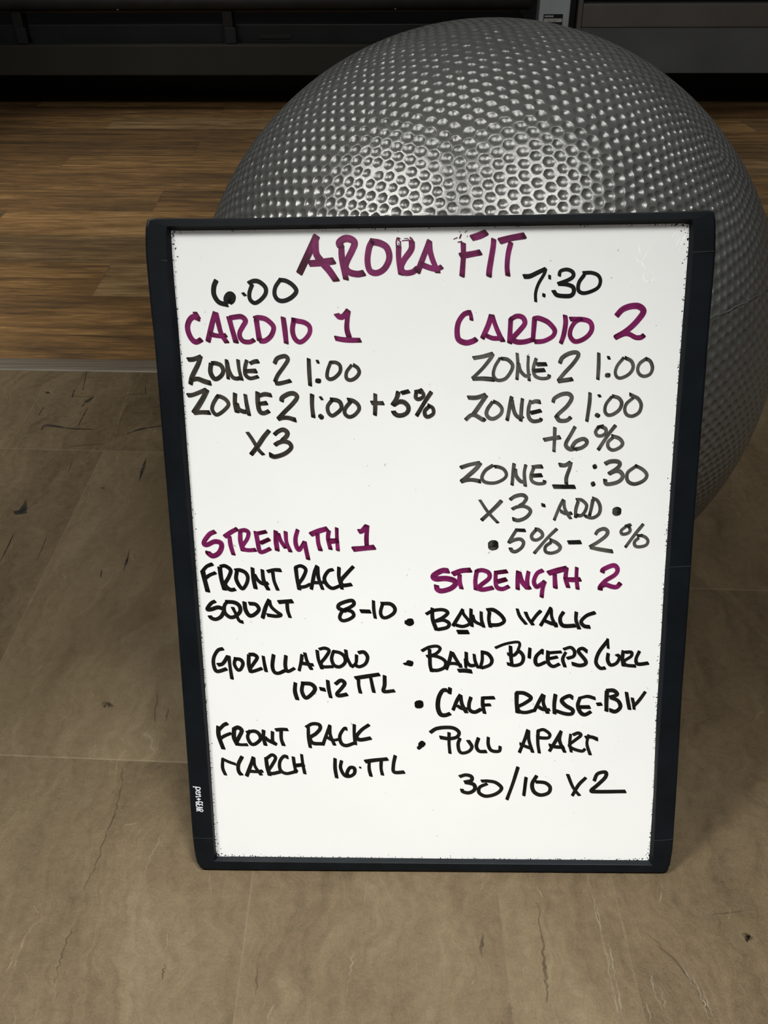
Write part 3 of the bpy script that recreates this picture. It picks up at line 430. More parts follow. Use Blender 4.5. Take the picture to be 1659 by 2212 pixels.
["gorilla","K",[[3.3,-184.6,215.2,-189.3,213.6,-193.2,206.6,-193.5,199.1,-190.8,193.9,-182.4,196.3],[3.5,-190.0,200.0,-185.6,201.2,-180.8,208.1],[3.0,-179.9,208.4,-179.3,198.0,-178.1,186.7],[3.1,-174.1,206.7,-175.4,200.9,-173.0,195.7,-170.3,195.8,-167.9,201.0,-169.9,205.0,-175.0,205.7],[3.4,-162.5,209.4,-162.8,200.4,-161.2,192.9],[3.2,-161.9,209.9,-157.9,209.7,-155.3,206.8,-158.8,201.0,-161.6,196.4,-159.6,194.1,-151.4,196.9],[2.9,-149.9,208.3,-149.1,201.1,-147.8,193.8],[3.3,-140.8,209.7,-142.2,199.4,-140.7,193.6,-137.0,192.4,-131.6,194.8],[3.2,-130.1,208.9,-130.9,199.4,-128.9,194.2,-122.9,197.1],[3.0,-116.1,209.9,-116.9,203.5,-118.9,194.9],[2.9,-113.6,211.6,-111.6,203.5,-108.0,196.0],[3.0,-117.0,202.1,-111.6,201.1,-106.4,200.4],[2.9,-102.8,214.0,-101.7,204.9,-98.9,196.7],[2.9,-100.9,215.1,-96.1,216.1,-92.4,213.7,-95.6,207.6,-99.5,202.2,-97.7,198.8,-89.5,198.8],[3.0,-88.6,213.1,-90.3,206.3,-88.2,200.2,-83.1,198.8,-78.6,202.9,-79.2,208.4,-83.0,211.8,-88.6,213.1],[2.9,-77.9,214.5,-76.7,207.0,-73.0,198.9],[2.9,-73.0,198.5,-69.2,202.3,-68.5,209.8],[3.1,-66.9,212.0,-62.1,212.5,-59.0,207.8,-60.9,201.7,-66.0,198.9,-69.8,200.3]]],
["ten_twelve","K",[[3.5,-122.5,183.2,-123.1,175.2,-121.2,167.3],[3.5,-115.8,183.6,-117.0,175.3,-113.6,169.0,-107.8,173.2,-105.4,178.1,-108.9,182.2,-116.8,182.9],[3.5,-101.0,177.8,-96.5,176.8],[3.2,-94.1,185.7,-93.3,177.5,-91.7,169.3],[3.5,-87.3,182.3,-82.7,185.8,-79.2,183.1,-82.1,178.2,-86.0,173.3,-84.2,171.3,-77.1,172.6],[3.6,-69.9,188.1,-60.4,189.7,-48.8,191.7],[3.0,-67.1,186.9,-66.8,180.4,-65.4,173.8],[3.0,-56.3,188.3,-55.0,181.1,-53.6,174.5],[3.3,-44.2,190.4,-44.2,181.8,-44.9,175.6,-35.6,176.2]]],
["band_curl","K",[[2.4,-27.1,202.4,-25.1,200.8],[5.3,-23.2,202.5,-21.5,202.0],[3.1,-5.2,215.5,-4.8,206.3,-4.5,200.3,-3.1,194.5],[2.9,-11.8,213.9,-5.8,217.3,0.9,218.3,4.0,215.9,1.0,211.7,-3.4,209.4],[3.0,-7.6,208.8,-1.2,209.3,5.5,206.9,8.9,203.3,7.9,198.5,2.3,195.8,-3.3,196.0],[3.2,13.8,213.2,12.2,205.1,9.6,196.7],[3.0,14.3,212.6,17.8,206.4,22.3,198.6],[2.9,11.2,202.1,16.7,202.2,22.9,200.5],[3.7,20.1,195.5,26.4,195.6,31.7,194.7],[3.1,26.6,212.7,27.3,204.0,30.7,200.4,35.7,201.0],[2.7,33.5,210.9,34.5,204.6,37.4,198.0],[2.4,25.8,206.4,26.6,198.3],[2.8,40.4,213.9,40.6,205.3,38.9,198.0],[3.1,40.2,213.0,45.5,211.3,49.0,205.9,47.4,201.1,40.3,198.0],[2.5,51.7,217.0,60.0,220.6,70.1,222.5,72.7,220.2,71.2,214.8],[3.1,64.7,218.6,65.4,209.3,66.4,202.2],[3.0,62.4,211.3,67.9,210.2,72.0,213.9,76.0,209.3,75.0,203.0,69.1,200.6,62.5,202.2],[3.0,81.6,216.8,81.3,207.7],[2.3,92.6,215.8,92.5,211.4],[3.2,92.3,214.9,87.4,209.4,86.8,203.9,89.4,201.2,95.7,204.0],[3.2,97.3,214.2,97.8,204.0,102.2,199.9,107.6,202.2],[2.8,98.3,212.6,108.8,213.5],[3.0,98.9,207.2,105.6,208.8],[2.9,112.6,213.1,110.3,206.8,112.6,199.5],[2.9,110.7,215.9,116.6,217.7,120.1,214.1,119.5,209.5,114.1,207.5],[3.2,131.1,213.9,126.7,216.8,123.5,214.1,129.8,205.9,130.0,202.3,125.0,200.9,118.6,202.6],[2.3,148.0,225.8,149.0,216.9],[3.2,148.1,224.1,141.2,213.3,139.2,204.1,142.9,198.7,147.5,198.7],[3.0,149.3,212.2,149.2,206.0,152.0,201.5,157.0,203.3,159.2,208.8,156.6,211.3],[3.0,162.1,214.7,161.8,207.0,163.0,200.6],[2.9,163.9,213.4,169.0,213.4,169.2,209.7,163.6,205.2,165.5,201.5,173.6,200.6],[3.1,176.0,214.3,173.6,207.0,175.6,202.5,184.4,203.4]]],
["calf","K",[[7.7,-14.4,163.2,-13.4,163.3],[3.6,13.2,179.0,12.7,173.8],[3.8,10.7,176.9,6.7,176.5,3.4,169.8,2.7,161.1,4.8,154.3,8.8,152.8,13.6,154.5],[3.4,22.3,172.6,19.3,166.8,16.2,158.1],[3.2,22.6,172.3,23.9,163.7,28.0,155.4],[2.8,19.6,162.5,23.9,159.4,28.7,159.4],[3.4,31.6,170.2,30.1,163.8,30.8,158.2,35.3,156.1,40.9,158.9],[3.2,42.0,170.3,42.2,162.6,44.0,154.9],[3.2,42.6,169.7,52.2,170.0],[3.0,42.8,162.9,49.0,163.2],[3.6,71.6,174.4,71.9,164.6,73.0,155.6],[3.3,71.6,174.8,78.2,174.4,84.3,169.8,78.6,164.6,73.2,161.2,74.9,156.9,80.5,156.0,86.7,157.8],[3.4,94.7,173.2,91.8,167.3,87.5,157.4],[3.1,95.5,172.8,95.4,164.7,99.6,155.3],[3.1,90.4,162.1,95.3,159.1,101.2,158.7],[3.4,105.6,173.3,104.9,163.9,105.6,154.9],[3.4,121.0,170.1,117.4,172.1,111.3,168.2,114.7,163.1,121.2,158.8,120.6,155.0,115.1,154.9,107.5,157.4],[3.4,127.2,170.4,125.6,163.2,128.3,156.3,132.4,154.2,137.3,157.0],[2.9,128.0,170.4,133.8,171.7,140.5,169.7],[3.4,127.7,161.5,136.3,161.5],[3.4,142.4,164.1,146.3,164.5],[3.6,150.3,176.5,150.5,165.9,151.0,157.7],[3.4,150.2,177.3,156.0,177.4,159.4,173.6,153.3,171.0],[3.4,153.3,171.0,160.5,167.6,162.9,161.6,158.8,157.3,153.7,158.8],[3.1,167.4,175.7,169.1,167.7,171.1,159.5],[2.7,172.8,170.4,174.4,164.3,175.1,159.6],[3.0,183.7,176.2,179.2,168.6,174.3,162.1]]],
["front_rack_second","K",[[3.8,-192.3,140.8,-192.4,131.5,-188.9,118.8],[3.5,-191.3,138.2,-187.5,142.3,-184.1,143.9],[3.1,-192.3,128.0,-187.5,131.5,-181.3,134.3],[3.8,-178.4,138.5,-178.8,130.3,-175.9,122.5],[3.8,-178.9,138.1,-175.0,140.0,-171.6,137.0,-173.8,131.6,-176.7,126.1],[2.9,-175.7,124.0,-173.6,123.1,-167.0,123.1],[3.2,-164.2,137.1,-166.6,131.0,-164.1,124.4,-160.3,123.8,-155.2,128.7,-156.6,134.1,-160.9,136.5,-167.3,135.1],[3.3,-152.1,137.4,-152.4,129.9,-150.9,122.6],[3.2,-151.3,130.8,-148.1,127.5,-141.3,123.9],[3.2,-144.2,136.0,-144.3,126.9,-141.7,123.6],[3.2,-141.3,137.8,-135.7,138.4,-130.6,138.2],[3.2,-136.5,136.9,-136.5,128.8,-134.6,122.4],[3.0,-112.2,141.8,-112.1,130.8,-110.8,120.6],[3.3,-114.1,140.7,-108.6,143.9,-102.8,143.3,-101.6,139.4,-105.5,134.4,-110.8,130.2,-108.3,125.1,-99.9,124.4],[3.1,-92.8,142.6,-95.8,134.4,-99.5,123.4],[2.8,-92.8,141.9,-92.6,133.0,-89.0,123.1],[2.7,-95.8,130.9,-90.8,128.1,-85.6,128.8],[3.1,-77.7,138.9,-80.3,139.5,-84.2,132.4,-83.0,125.2,-78.5,122.8,-71.4,125.3],[3.0,-71.2,143.4,-71.3,133.9,-70.4,123.9],[3.4,-58.2,143.3,-64.8,138.2,-69.2,131.9,-66.2,128.6,-56.6,130.3]]],
["march","K",[[2.9,-189.9,109.0,-190.4,99.8,-188.1,92.7],[2.6,-190.1,108.9,-184.8,106.0,-178.3,103.5],[3.5,-172.4,111.2,-176.0,103.6,-176.1,96.8,-173.7,92.8],[3.5,-162.2,110.7,-164.4,104.2,-169.0,91.9],[2.9,-162.0,110.4,-161.1,101.8,-155.8,92.9],[3.2,-166.3,96.8,-160.2,96.3,-154.4,96.9],[3.4,-150.9,110.1,-150.1,101.3,-148.3,92.6],[3.2,-150.1,109.8,-145.3,113.2,-142.3,109.9,-145.6,103.1,-149.1,97.0,-145.9,94.5,-138.0,96.4],[3.1,-131.0,110.7,-134.8,111.8,-138.6,106.2,-138.3,98.3,-133.1,94.6,-124.7,96.5],[4.2,-124.7,97.2,-124.3,96.9],[2.9,-126.3,111.2,-125.6,103.9,-124.6,97.1],[2.8,-118.8,113.7,-117.9,103.9,-116.3,94.4],[3.5,-125.4,102.6,-116.8,103.6]]],
["sixteen_total","K",[[3.2,-88.8,109.8,-88.9,100.0,-87.6,90.5],[3.2,-83.0,107.6,-84.0,100.7,-80.9,93.5,-76.3,92.0,-71.7,95.0,-71.6,100.1,-75.5,100.8,-78.2,95.7,-77.5,93.1],[1.9,-66.5,101.7,-66.1,100.3],[3.7,-61.8,107.0,-52.6,108.5,-41.7,109.7],[3.0,-58.2,107.1,-58.2,99.4,-56.6,92.3],[3.0,-47.4,107.8,-47.5,100.2,-46.3,93.6],[3.3,-34.8,113.0,-36.4,103.9,-35.7,96.7,-26.6,96.7]]],
["pull","K",[[6.0,-11.3,124.3,-10.8,124.9],[3.7,-13.7,120.9,-12.5,122.1],[3.4,-3.6,136.1,1.6,139.8,10.1,141.1,17.5,140.2,21.8,136.2,19.9,131.7,13.1,130.1,5.0,131.3],[2.9,13.0,136.0,13.2,124.8,14.1,115.6],[3.1,22.8,130.5,21.2,124.8,22.5,117.9,25.9,116.0,31.1,117.9,33.5,122.4,30.0,128.5],[3.3,39.2,130.9,37.5,123.0,40.2,118.0,46.6,117.7],[3.0,47.9,131.6,48.1,124.3,51.1,118.7,57.9,118.1,58.7,122.8],[3.2,82.8,139.0,80.7,130.9,76.0,117.0],[3.0,83.2,138.7,84.0,129.1,87.8,117.1],[3.0,76.1,125.4,80.9,123.1,87.3,120.7],[2.9,91.8,138.2,92.0,126.8,93.7,116.5],[3.0,91.7,138.2,96.6,139.4,102.0,135.3,101.3,131.6,95.9,131.3,90.7,132.1],[3.2,112.2,138.0,108.5,129.9,102.7,118.4],[3.0,112.0,137.1,111.2,128.7,116.4,117.3],[3.2,102.2,124.3,108.2,122.6,115.5,122.4],[2.6,120.7,135.1,120.4,125.7,122.1,117.6],[3.0,122.9,134.5,127.2,136.3,129.7,133.9,124.3,128.8,120.1,124.5,123.6,120.9,131.4,118.6,134.2,120.7],[3.3,133.9,132.0,139.3,132.5,144.9,130.2],[2.7,136.8,134.6,135.6,125.8,139.1,115.0]]],
["thirty_ten","K",[[3.4,23.2,92.5,28.7,94.2,33.7,92.6,33.8,88.6,27.8,86.9],[3.4,27.8,86.9,35.9,84.7,37.0,79.7,32.1,76.2,26.5,77.3,25.5,79.8],[3.2,48.0,85.4,41.5,81.9,41.2,76.3,47.3,72.9,56.3,75.3,61.2,81.0,56.0,86.6,48.9,88.2,42.9,88.1],[3.2,75.3,102.3,71.1,85.5,66.4,69.7],[3.0,82.9,92.1,81.5,73.7],[3.4,92.3,93.7,88.6,85.6,90.5,77.8,96.6,74.4,103.6,76.7,104.8,82.4,100.1,86.8,91.6,87.7],[2.8,120.0,95.4,125.4,82.5,131.7,74.1],[3.2,136.4,92.1,130.3,84.8,125.3,74.1],[3.5,144.1,89.2,146.7,96.1,153.6,97.8,153.9,92.8,147.3,84.9,142.1,79.3,147.7,78.2,172.8,78.6]]]
]
LOGO = [[0.9,-217.24,83.37,-210.93,82.7],[0.8,-210.93,82.7,-210.73,81.05,-212.3,79.98,-214.17,80.6,-214.67,81.87,-213.67,82.72],[0.76,-213.18,77.86,-211.5,77.23,-210.89,78.08,-212.34,79.34,-214.26,78.91,-214.82,77.21,-214.03,76.15],[0.72,-210.63,75.75,-214.9,75.72],[0.73,-212.35,75.53,-210.74,73.63,-214.92,73.6,-214.03,72.54],[0.85,-214.32,70.73,-210.9,70.76],[0.85,-212.53,72.13,-212.69,69.15],[0.81,-209.98,66.4,-209.37,67.25,-210.28,68.1,-214.46,68.07,-215.27,67.21,-214.54,66.68,-212.82,66.69,-212.78,67.55],[0.81,-215.37,65.4,-209.46,65.44],[0.69,-215.28,65.29,-215.0,63.37],[0.69,-209.51,65.33,-209.63,64.05],[0.61,-212.33,65.31,-212.19,64.24],[0.73,-215.12,62.94,-209.44,62.23,-215.21,61.33],[0.57,-213.05,62.53,-213.09,61.67],[0.81,-215.26,60.37,-209.36,60.2],[0.73,-209.36,60.09,-209.64,58.48,-211.74,58.47,-212.23,59.96],[0.69,-212.25,59.64,-215.26,58.66]]
DRIPS = [[0.8,156.5,541.1,156.2,539.6,155.4,538.4,154.2,538.0,152.9,538.4,151.9,539.6,151.5,541.1,151.7,542.7,152.5,543.8,153.7,544.2,155.0,543.8,156.0,542.7,156.5,541.1],[0.9,166.0,527.2,165.6,525.2,164.1,523.6,162.0,523.1,159.8,523.6,158.1,525.2,157.4,527.3,157.8,529.3,159.3,530.9,161.4,531.4,163.6,530.9,165.3,529.3,166.0,527.2],[1.2,152.1,553.1,152.7,548.7,154.1,544.2],[0.8,161.2,549.7,159.0,545.2,157.5,541.4],[1.6,155.6,537.7,158.0,534.5,159.3,531.1],[1.0,163.0,523.8,162.8,522.0,164.5,523.1],[0.6,153.5,537.3,155.1,534.9],[0.7,148.0,523.8,149.5,522.4],[1.0,177.7,556.5,180.3,560.5],[1.1,180.1,553.7,182.5,558.8],[1.2,181.7,551.0,184.1,556.4],[1.1,183.2,558.8,186.4,563.2],[1.2,184.6,551.0,186.9,557.1],[1.0,186.5,553.7,188.1,559.5],[1.0,180.2,561.6,184.3,563.6],[0.9,183.5,546.9,185.3,550.3]]
# scuffs on the floor: width, then points, metres
SCUFFS = [[0.0047,-0.5784,1.298,-0.576,1.3107,-0.5603,1.3083,-0.5299,1.2992,-0.4928,1.2956],[0.0021,-0.5618,1.4148,-0.5218,1.4131],[0.005,-0.563,1.4391,-0.5591,1.4148],[0.005,-0.5212,1.4107,-0.5283,1.3952,-0.5316,1.379],[0.0024,-0.5609,1.5157,-0.5469,1.4388],[0.0019,-0.5538,1.4894,-0.5249,1.4914],[0.0037,-0.4353,1.4516,-0.4291,1.423],[0.0027,-0.4568,1.4201,-0.4271,1.422],[0.0018,-0.4403,1.3532,-0.3877,1.3478],[0.0042,-0.4278,1.2807,-0.4099,1.2951,-0.378,1.3051],[0.004,-0.5986,1.3733,-0.5985,1.3484],[0.001,-0.5149,1.2395,-0.4855,1.245,-0.4555,1.2485],[0.0022,-0.5197,1.3719,-0.5199,1.3403,-0.519,1.3097],[0.0028,-0.3804,1.2022,-0.3789,1.1723,-0.3768,1.1362],[0.0013,-0.5252,1.0025,-0.523,0.9704,-0.5217,0.9369],[0.001,-0.4759,0.9929,-0.474,0.9697,-0.473,0.9389],[0.0019,-0.3521,0.9623,-0.3497,0.9372,-0.3497,0.9157],[0.0037,-0.3784,0.9161,-0.3768,0.9055],[0.0024,-0.496,1.189,-0.494,1.1631],[0.0037,-0.6107,1.4302,-0.6061,1.4302],[0.0055,-0.5344,1.0824,-0.5312,1.0613,-0.5328,1.0549],[0.0072,-0.5278,1.0564,-0.5387,1.0534],[0.003,-0.4259,1.1161,-0.4288,1.1162]]
CRACKS = [[0.0018,-0.2744,0.5923,-0.2689,0.5708,-0.2681,0.5435,-0.2695,0.5154,-0.2724,0.4808,-0.2776,0.454],[0.0013,-0.2746,0.4251,-0.2784,0.4062,-0.2788,0.388,-0.2781,0.372],[0.0073,-0.3149,0.679,-0.3085,0.679],[0.0014,-0.1896,0.3872,-0.1887,0.3744],[0.0019,-0.2602,0.6985,-0.2525,0.6508],[0.0019,-0.2422,0.6726,-0.241,0.6561],[0.0025,0.1335,0.439,0.133,0.3944,0.1313,0.3736,0.1296,0.3537],[0.0021,0.2267,0.409,0.2442,0.3844,0.2615,0.3444],[0.0025,0.0821,0.4119,0.0802,0.3918],[0.0019,0.2871,0.427,0.3163,0.4307],[0.0067,0.3095,0.4061,0.3123,0.4054],[0.0015,-0.1105,0.3845,-0.1093,0.3613]]
STREAKS = [[0.0016,0.1844,0.466,0.1849,0.4286,0.1854,0.3939,0.1839,0.3396],[0.0012,0.1869,0.3939,0.1856,0.3674,0.1861,0.3369],[0.0015,-0.0291,0.3958,-0.0316,0.3779,-0.0341,0.3635],[0.0013,-0.0177,0.4644,-0.0207,0.4404],[0.0013,-0.1644,0.4728,-0.1589,0.4484],[0.0012,0.2213,0.3757,0.2191,0.3558,0.2261,0.3393],[0.0012,0.2472,0.3844,0.2531,0.3639],[0.0013,0.2519,0.4584,0.2434,0.438],[0.0015,0.191,0.4062,0.1901,0.3878,0.1896,0.376],[0.0012,0.1888,0.3819,0.1889,0.356,0.1875,0.3369],[0.0014,0.1892,0.3702,0.1885,0.3477],[0.0012,0.2187,0.3772,0.2191,0.3614],[0.0012,0.2241,0.3642,0.2254,0.342],[0.0014,0.2519,0.3799,0.2557,0.3583,0.2571,0.339],[0.0012,0.255,0.3755,0.2575,0.3499],[0.0016,0.186,0.4419,0.186,0.4189],[0.0013,0.1851,0.4221,0.1858,0.4031],[0.0012,0.2589,0.3639,0.2607,0.3417],[0.0012,0.0348,0.3504,0.0314,0.3382],[0.0013,0.136,0.456,0.1406,0.444],[0.001,0.0887,0.4634,0.0842,0.4496],[0.0012,0.2098,0.3531,0.21,0.3367],[0.0013,-0.2157,0.5276,-0.2184,0.5045,-0.2223,0.4883,-0.2266,0.4668,-0.2311,0.4407],[0.0011,-0.2697,0.5196,-0.2711,0.5143,-0.281,0.5134],[0.001,-0.19,0.4226,-0.191,0.4105,-0.1896,0.3872],[0.0012,-0.3332,0.6052,-0.3363,0.5954],[0.0012,-0.3048,0.6355,-0.2954,0.6023],[0.0008,-0.2776,0.3783,-0.2733,0.3536],[0.0014,-0.4689,1.4826,-0.4608,1.413,-0.4535,1.3172,-0.4433,1.2245],[0.0016,-0.621,1.4451,-0.6183,1.3554,-0.6155,1.2694],[0.0014,-0.4437,0.9496,-0.4376,0.9064,-0.4364,0.8807],[0.0024,-0.4291,0.9115,-0.4211,0.8983],[0.0014,-0.4875,1.2002,-0.4673,1.17],[0.0013,-0.3874,1.2989,-0.38,1.2736]]

# ------------------------------------------------------------------ the setting
EDGE = 1.487                     # wood meets slate along y = EDGE - 0.055 x
def ey(x, d=0.0): return EDGE + d - 0.055 * x
XA, XB, YN, YF = -4.2, 4.2, -3.6, 5.4
vs = [(XA, YN, 0), (XB, YN, 0), (XB, ey(XB), 0), (XA, ey(XA), 0), (XB, YF, 0), (XA, YF, 0)]
floor = link('floor', vs, [(0, 1, 2, 3), (3, 2, 4, 5)], [M_SLATE, M_WOOD])
floor.data.polygons[1].material_index = 1
tag(floor, kind='structure')

# low reducer strip where the two floors meet
vs, fs = [], []
prof = [(-0.002, 0.0), (0.0, 0.0022), (0.008, 0.0034), (0.030, 0.0034), (0.047, 0.0014), (0.050, 0.0)]
for x in (XA, XB):
    for d, z in prof: vs.append((x, ey(x, d), z))
k = len(prof)
for i in range(k - 1): fs.append((i, k + i, k + i + 1, i + 1))
tag(link('trim_1', vs, fs, M_TRIM), kind='structure')

tag(bevel_box('wall_back', XA, XB, YF, YF + 0.12, 0, 2.9, M_WALL, bev=0), kind='structure')
tag(bevel_box('wall_left', XA - 0.12, XA, YN, YF + 0.12, 0, 2.9, M_WALL, bev=0), kind='structure')
tag(bevel_box('wall_right', XB, XB + 0.12, YN, YF + 0.12, 0, 2.9, M_WALL, bev=0), kind='structure')

def flat_strokes(name, data, mat, parent, z0, scale=1.0, taper=0.3, wide=1.0, jag=0.0):
    vs, fs = [], []
    for j, s in enumerate(data):
        pts = [Vector((s[i] * scale, s[i + 1] * scale)) for i in range(1, len(s), 2)]
        if jag:
            q = catmull(pts, 6) if len(pts) > 2 else [pts[0].lerp(pts[1], k / 6) for k in range(7)]
            n = len(q)
            pts = [p + Vector((random.gauss(0, 1), random.gauss(0, 0.5))) * jag * (0 < k < n - 1) for k, p in enumerate(q)]
        ln = sum((pts[i + 1] - pts[i]).length for i in range(len(pts) - 1))
        rows = ribbon(pts, s[0] * scale * wide, 0.5, 0.2, taper if ln > 2 * s[0] else 1.0)
        b = len(vs)
        for a, c in rows:
            vs.append((a.x, a.y, z0 + j * 2e-6)); vs.append((c.x, c.y, z0 + j * 2e-6))
        for i in range(len(rows) - 1):
            fs.append((b + 2 * i, b + 2 * i + 1, b + 2 * i + 3, b + 2 * i + 2))
    return link(name, vs, fs, mat, parent)

tag(flat_strokes('scuff_marks', SCUFFS, M_SCUFF, floor, 0.00025, wide=1.75), 'black rubber scuffs', kind='stuff')
tag(flat_strokes('slate_cracks', CRACKS, M_CRACK, floor, 0.0003, wide=1.15, jag=0.0008), 'dark fissures in the slate pattern', kind='stuff')
tag(flat_strokes('scratches', STREAKS, M_STREAK, floor, 0.00035, jag=0.0007), 'pale scratches', kind='stuff')

# ------------------------------------------------------------------ exercise ball
def geodesic(n):
    ph = (1 + 5 ** 0.5) / 2
    iv = [Vector(v).normalized() for v in ((-1, ph, 0), (1, ph, 0), (-1, -ph, 0), (1, -ph, 0), (0, -1, ph), (0, 1, ph),
          (0, -1, -ph), (0, 1, -ph), (ph, 0, -1), (ph, 0, 1), (-ph, 0, -1), (-ph, 0, 1))]
    it = [(0, 11, 5), (0, 5, 1), (0, 1, 7), (0, 7, 10), (0, 10, 11), (1, 5, 9), (5, 11, 4), (11, 10, 2), (10, 7, 6), (7, 1, 8),
          (3, 9, 4), (3, 4, 2), (3, 2, 6), (3, 6, 8), (3, 8, 9), (4, 9, 5), (2, 4, 11), (6, 2, 10), (8, 6, 7), (9, 8, 1)]
    verts, index, tris = [], {}, []
    def vid(p):
        k = (round(p.x, 5), round(p.y, 5), round(p.z, 5))
        if k not in index:
            index[k] = len(verts); verts.append(p)
        return index[k]
    for a, b, c in it:
        A, Bv, Cv = iv[a], iv[b], iv[c]
        g = {}
        for i in range(n + 1):
            for j in range(n + 1 - i):
                g[i, j] = vid((A * (n - i - j) + Bv * i + Cv * j).normalized())
        for i in range(n):
            for j in range(n - i):
                tris.append((g[i, j], g[i + 1, j], g[i, j + 1]))
                if i + j < n - 1:
                    tris.append((g[i + 1, j], g[i + 1, j + 1], g[i, j + 1]))
    return verts, tris

def make_ball():
    R = BALL_R
    gv, gt = geodesic(35)
    gv = [(v + Vector((random.gauss(0, 1), random.gauss(0, 1), random.gauss(0, 1))) * 0.0021).normalized() for v in gv]
    fans = [[] for _ in gv]
    cen = []
    for k, (a, b, c) in enumerate(gt):
        cen.append((gv[a] + gv[b] + gv[c]).normalized())
        fans[a].append(k); fans[b].append(k); fans[c].append(k)
    verts = [p * R for p in cen]
    faces, mids = [], {}
    matte = {}                                     # pits keep the dull moulded skin, ridges are rubbed smooth
    for i, fan in enumerate(fans):
        p = gv[i]
        t = p.orthogonal().normalized(); s = p.cross(t)
        fan = sorted(fan, key=lambda k: math.atan2((cen[k] - p).dot(s), (cen[k] - p).dot(t)))
        m = len(fan)
        rim = []                                   # corners and edge middles, shared with the neighbours
        for q in range(m):
            a, b = fan[q], fan[(q + 1) % m]
            e = (a, b) if a < b else (b, a)
            if e not in mids:
                mids[e] = len(verts); verts.append((cen[a] + cen[b]).normalized() * R)
            rim += [a, mids[e]]
        offs = [verts[k] / R - p for k in rim]
        inr = min(o.length for o in offs)
        m = len(rim)
        dep = 0.00098 * random.uniform(0.8, 1.25)
        rings = [rim]
        for f, rd, d in ((0.885, 0.45, 0.0), (0.835, 0.55, 0.00005), (0.77, 0.7, 0.00042), (0.22, 1.0, 0.00042 + dep * 0.9)):
            ids = []
            for o in offs:
                w = f * (1 + rd * (inr * 1.04 / o.length - 1)) * random.uniform(0.97, 1.03)
                matte[len(verts)] = {0.885: 0.0, 0.835: 0.2, 0.77: 0.8, 0.22: 1.0}[f]
                ids.append(len(verts)); verts.append((p + o * w).normalized() * (R - d))
            rings.append(ids)
        ci = len(verts); verts.append(p * (R - 0.00042 - dep)); matte[ci] = 0.25
        for a in range(m):
            b = (a + 1) % m
            for q in range(4):
                faces.append((rings[q][a], rings[q][b], rings[q + 1][b], rings[q + 1][a]))
            faces.append((rings[4][a], rings[4][b], ci))
    rot = Matrix.Rotation(0.5, 4, 'X') @ Matrix.Rotation(1.1, 4, 'Z') @ Matrix.Rotation(0.35, 4, 'Y')
    verts = [rot @ v for v in verts]
    root = thing('exercise_ball', 'large silver-grey dimpled exercise ball standing on the floor behind the whiteboard', 'exercise ball',
                 (BALL_C[0], BALL_C[1], 0))
    o = link('shell', verts, faces, M_BALL, root, smooth=True)
    o.location = (0, 0, R)
    at = o.data.attributes.new('matte', 'FLOAT', 'POINT')
    at.data.foreach_set('value', [matte.get(k, 0.0) for k in range(len(verts))])
    # thin moulding seam round the ball
    ax = Vector(BALL_SEAM_AXIS); e1 = ax.orthogonal().normalized(); e2 = ax.cross(e1)
    vs, fs = [], []
    N = 720
    for i in range(N):
        a = 2 * math.pi * i / N
        wv = 0.0016 * math.sin(a * 61) + 0.0008 * math.sin(a * 137)
        d = (e1 * math.cos(a) + e2 * math.sin(a))
        p = (d + ax * wv).normalized()
        for k, h in ((-0.0009, -0.0003), (0, 0.0006), (0.0009, -0.0003)):
            vs.append((p + ax * k / R).normalized() * (R + h))
    for i in range(N):
        j = (i + 1) % N
        for k in range(2): fs.append((3 * i + k, 3 * j + k, 3 * j + k + 1, 3 * i + k + 1))
    s = link('moulding_seam', vs, fs, M_BALL, root, smooth=True)
    s.location = (0, 0, R)
    return root
make_ball()

# ------------------------------------------------------------------ whiteboard
board = thing('whiteboard', 'white dry-erase board in a black plastic frame, covered in handwriting, leaning on the grey ball', 'whiteboard',
              BOARD_BASE, (-BOARD_LEAN, 0, BOARD_YAW))
THICK = 0.014
PANEL_D = 0.0045
def ring_pts(mix):        # (outer weight -> point)
    return [((a[0] * (1 - mix) + b[0] * mix) / 1000, (a[1] * (1 - mix) + b[1] * mix) / 1000) for a, b in zip(RING_FACE, RING_OUTER)]
rings = [([(p[0] / 1000, p[1] / 1000) for p in RING_PANEL], PANEL_D + 0.0004),
         (ring_pts(0.0), 0.0007), (ring_pts(0.02), 0.0002), (ring_pts(0.04), 0.0), (ring_pts(0.86), 0.0004), (ring_pts(0.93), 0.0007),
         (ring_pts(0.98), 0.0017), (ring_pts(1.0), 0.0036), (ring_pts(1.0), THICK - 0.0015), (ring_pts(0.95), THICK), (ring_pts(0.0), THICK)]
vs, fs = [], []
K = len(RING_OUTER)
for pts, d in rings:
    for a, b in pts: vs.append((a, d, b))
for r in range(len(rings) - 1):
    for i in range(K):
        j = (i + 1) % K
        fs.append((r * K + i, (r + 1) * K + i, (r + 1) * K + j, r * K + j))
frame = link('frame', vs, fs, M_FRAME, board)
for idx, p in enumerate(frame.data.polygons):
    p.use_smooth = 4 <= idx // K <= 6
# panel and backing sheet
loop = ring_pts(0.25)
vs = [(a, PANEL_D, b) for a, b in loop] + [(a, PANEL_D + 0.003, b) for a, b in loop]
fs = [tuple(range(K))[::-1], tuple(range(K, 2 * K))] + [(i, (i + 1) % K, K + (i + 1) % K, K + i) for i in range(K)]
panel = link('writing_surface', vs, fs, M_PANEL, board)
tag(panel, 'glossy white writing surface')
vs = [(a, THICK - 0.002, b) for a, b in ring_pts(0.35)] + [(a, THICK - 0.0045, b) for a, b in ring_pts(0.35)]
back = link('backing_board', vs, [tuple(range(K)), tuple(range(K, 2 * K))[::-1]] + [(i, K + i, K + (i + 1) % K, (i + 1) % K) for i in range(K)], M_BACK, board)
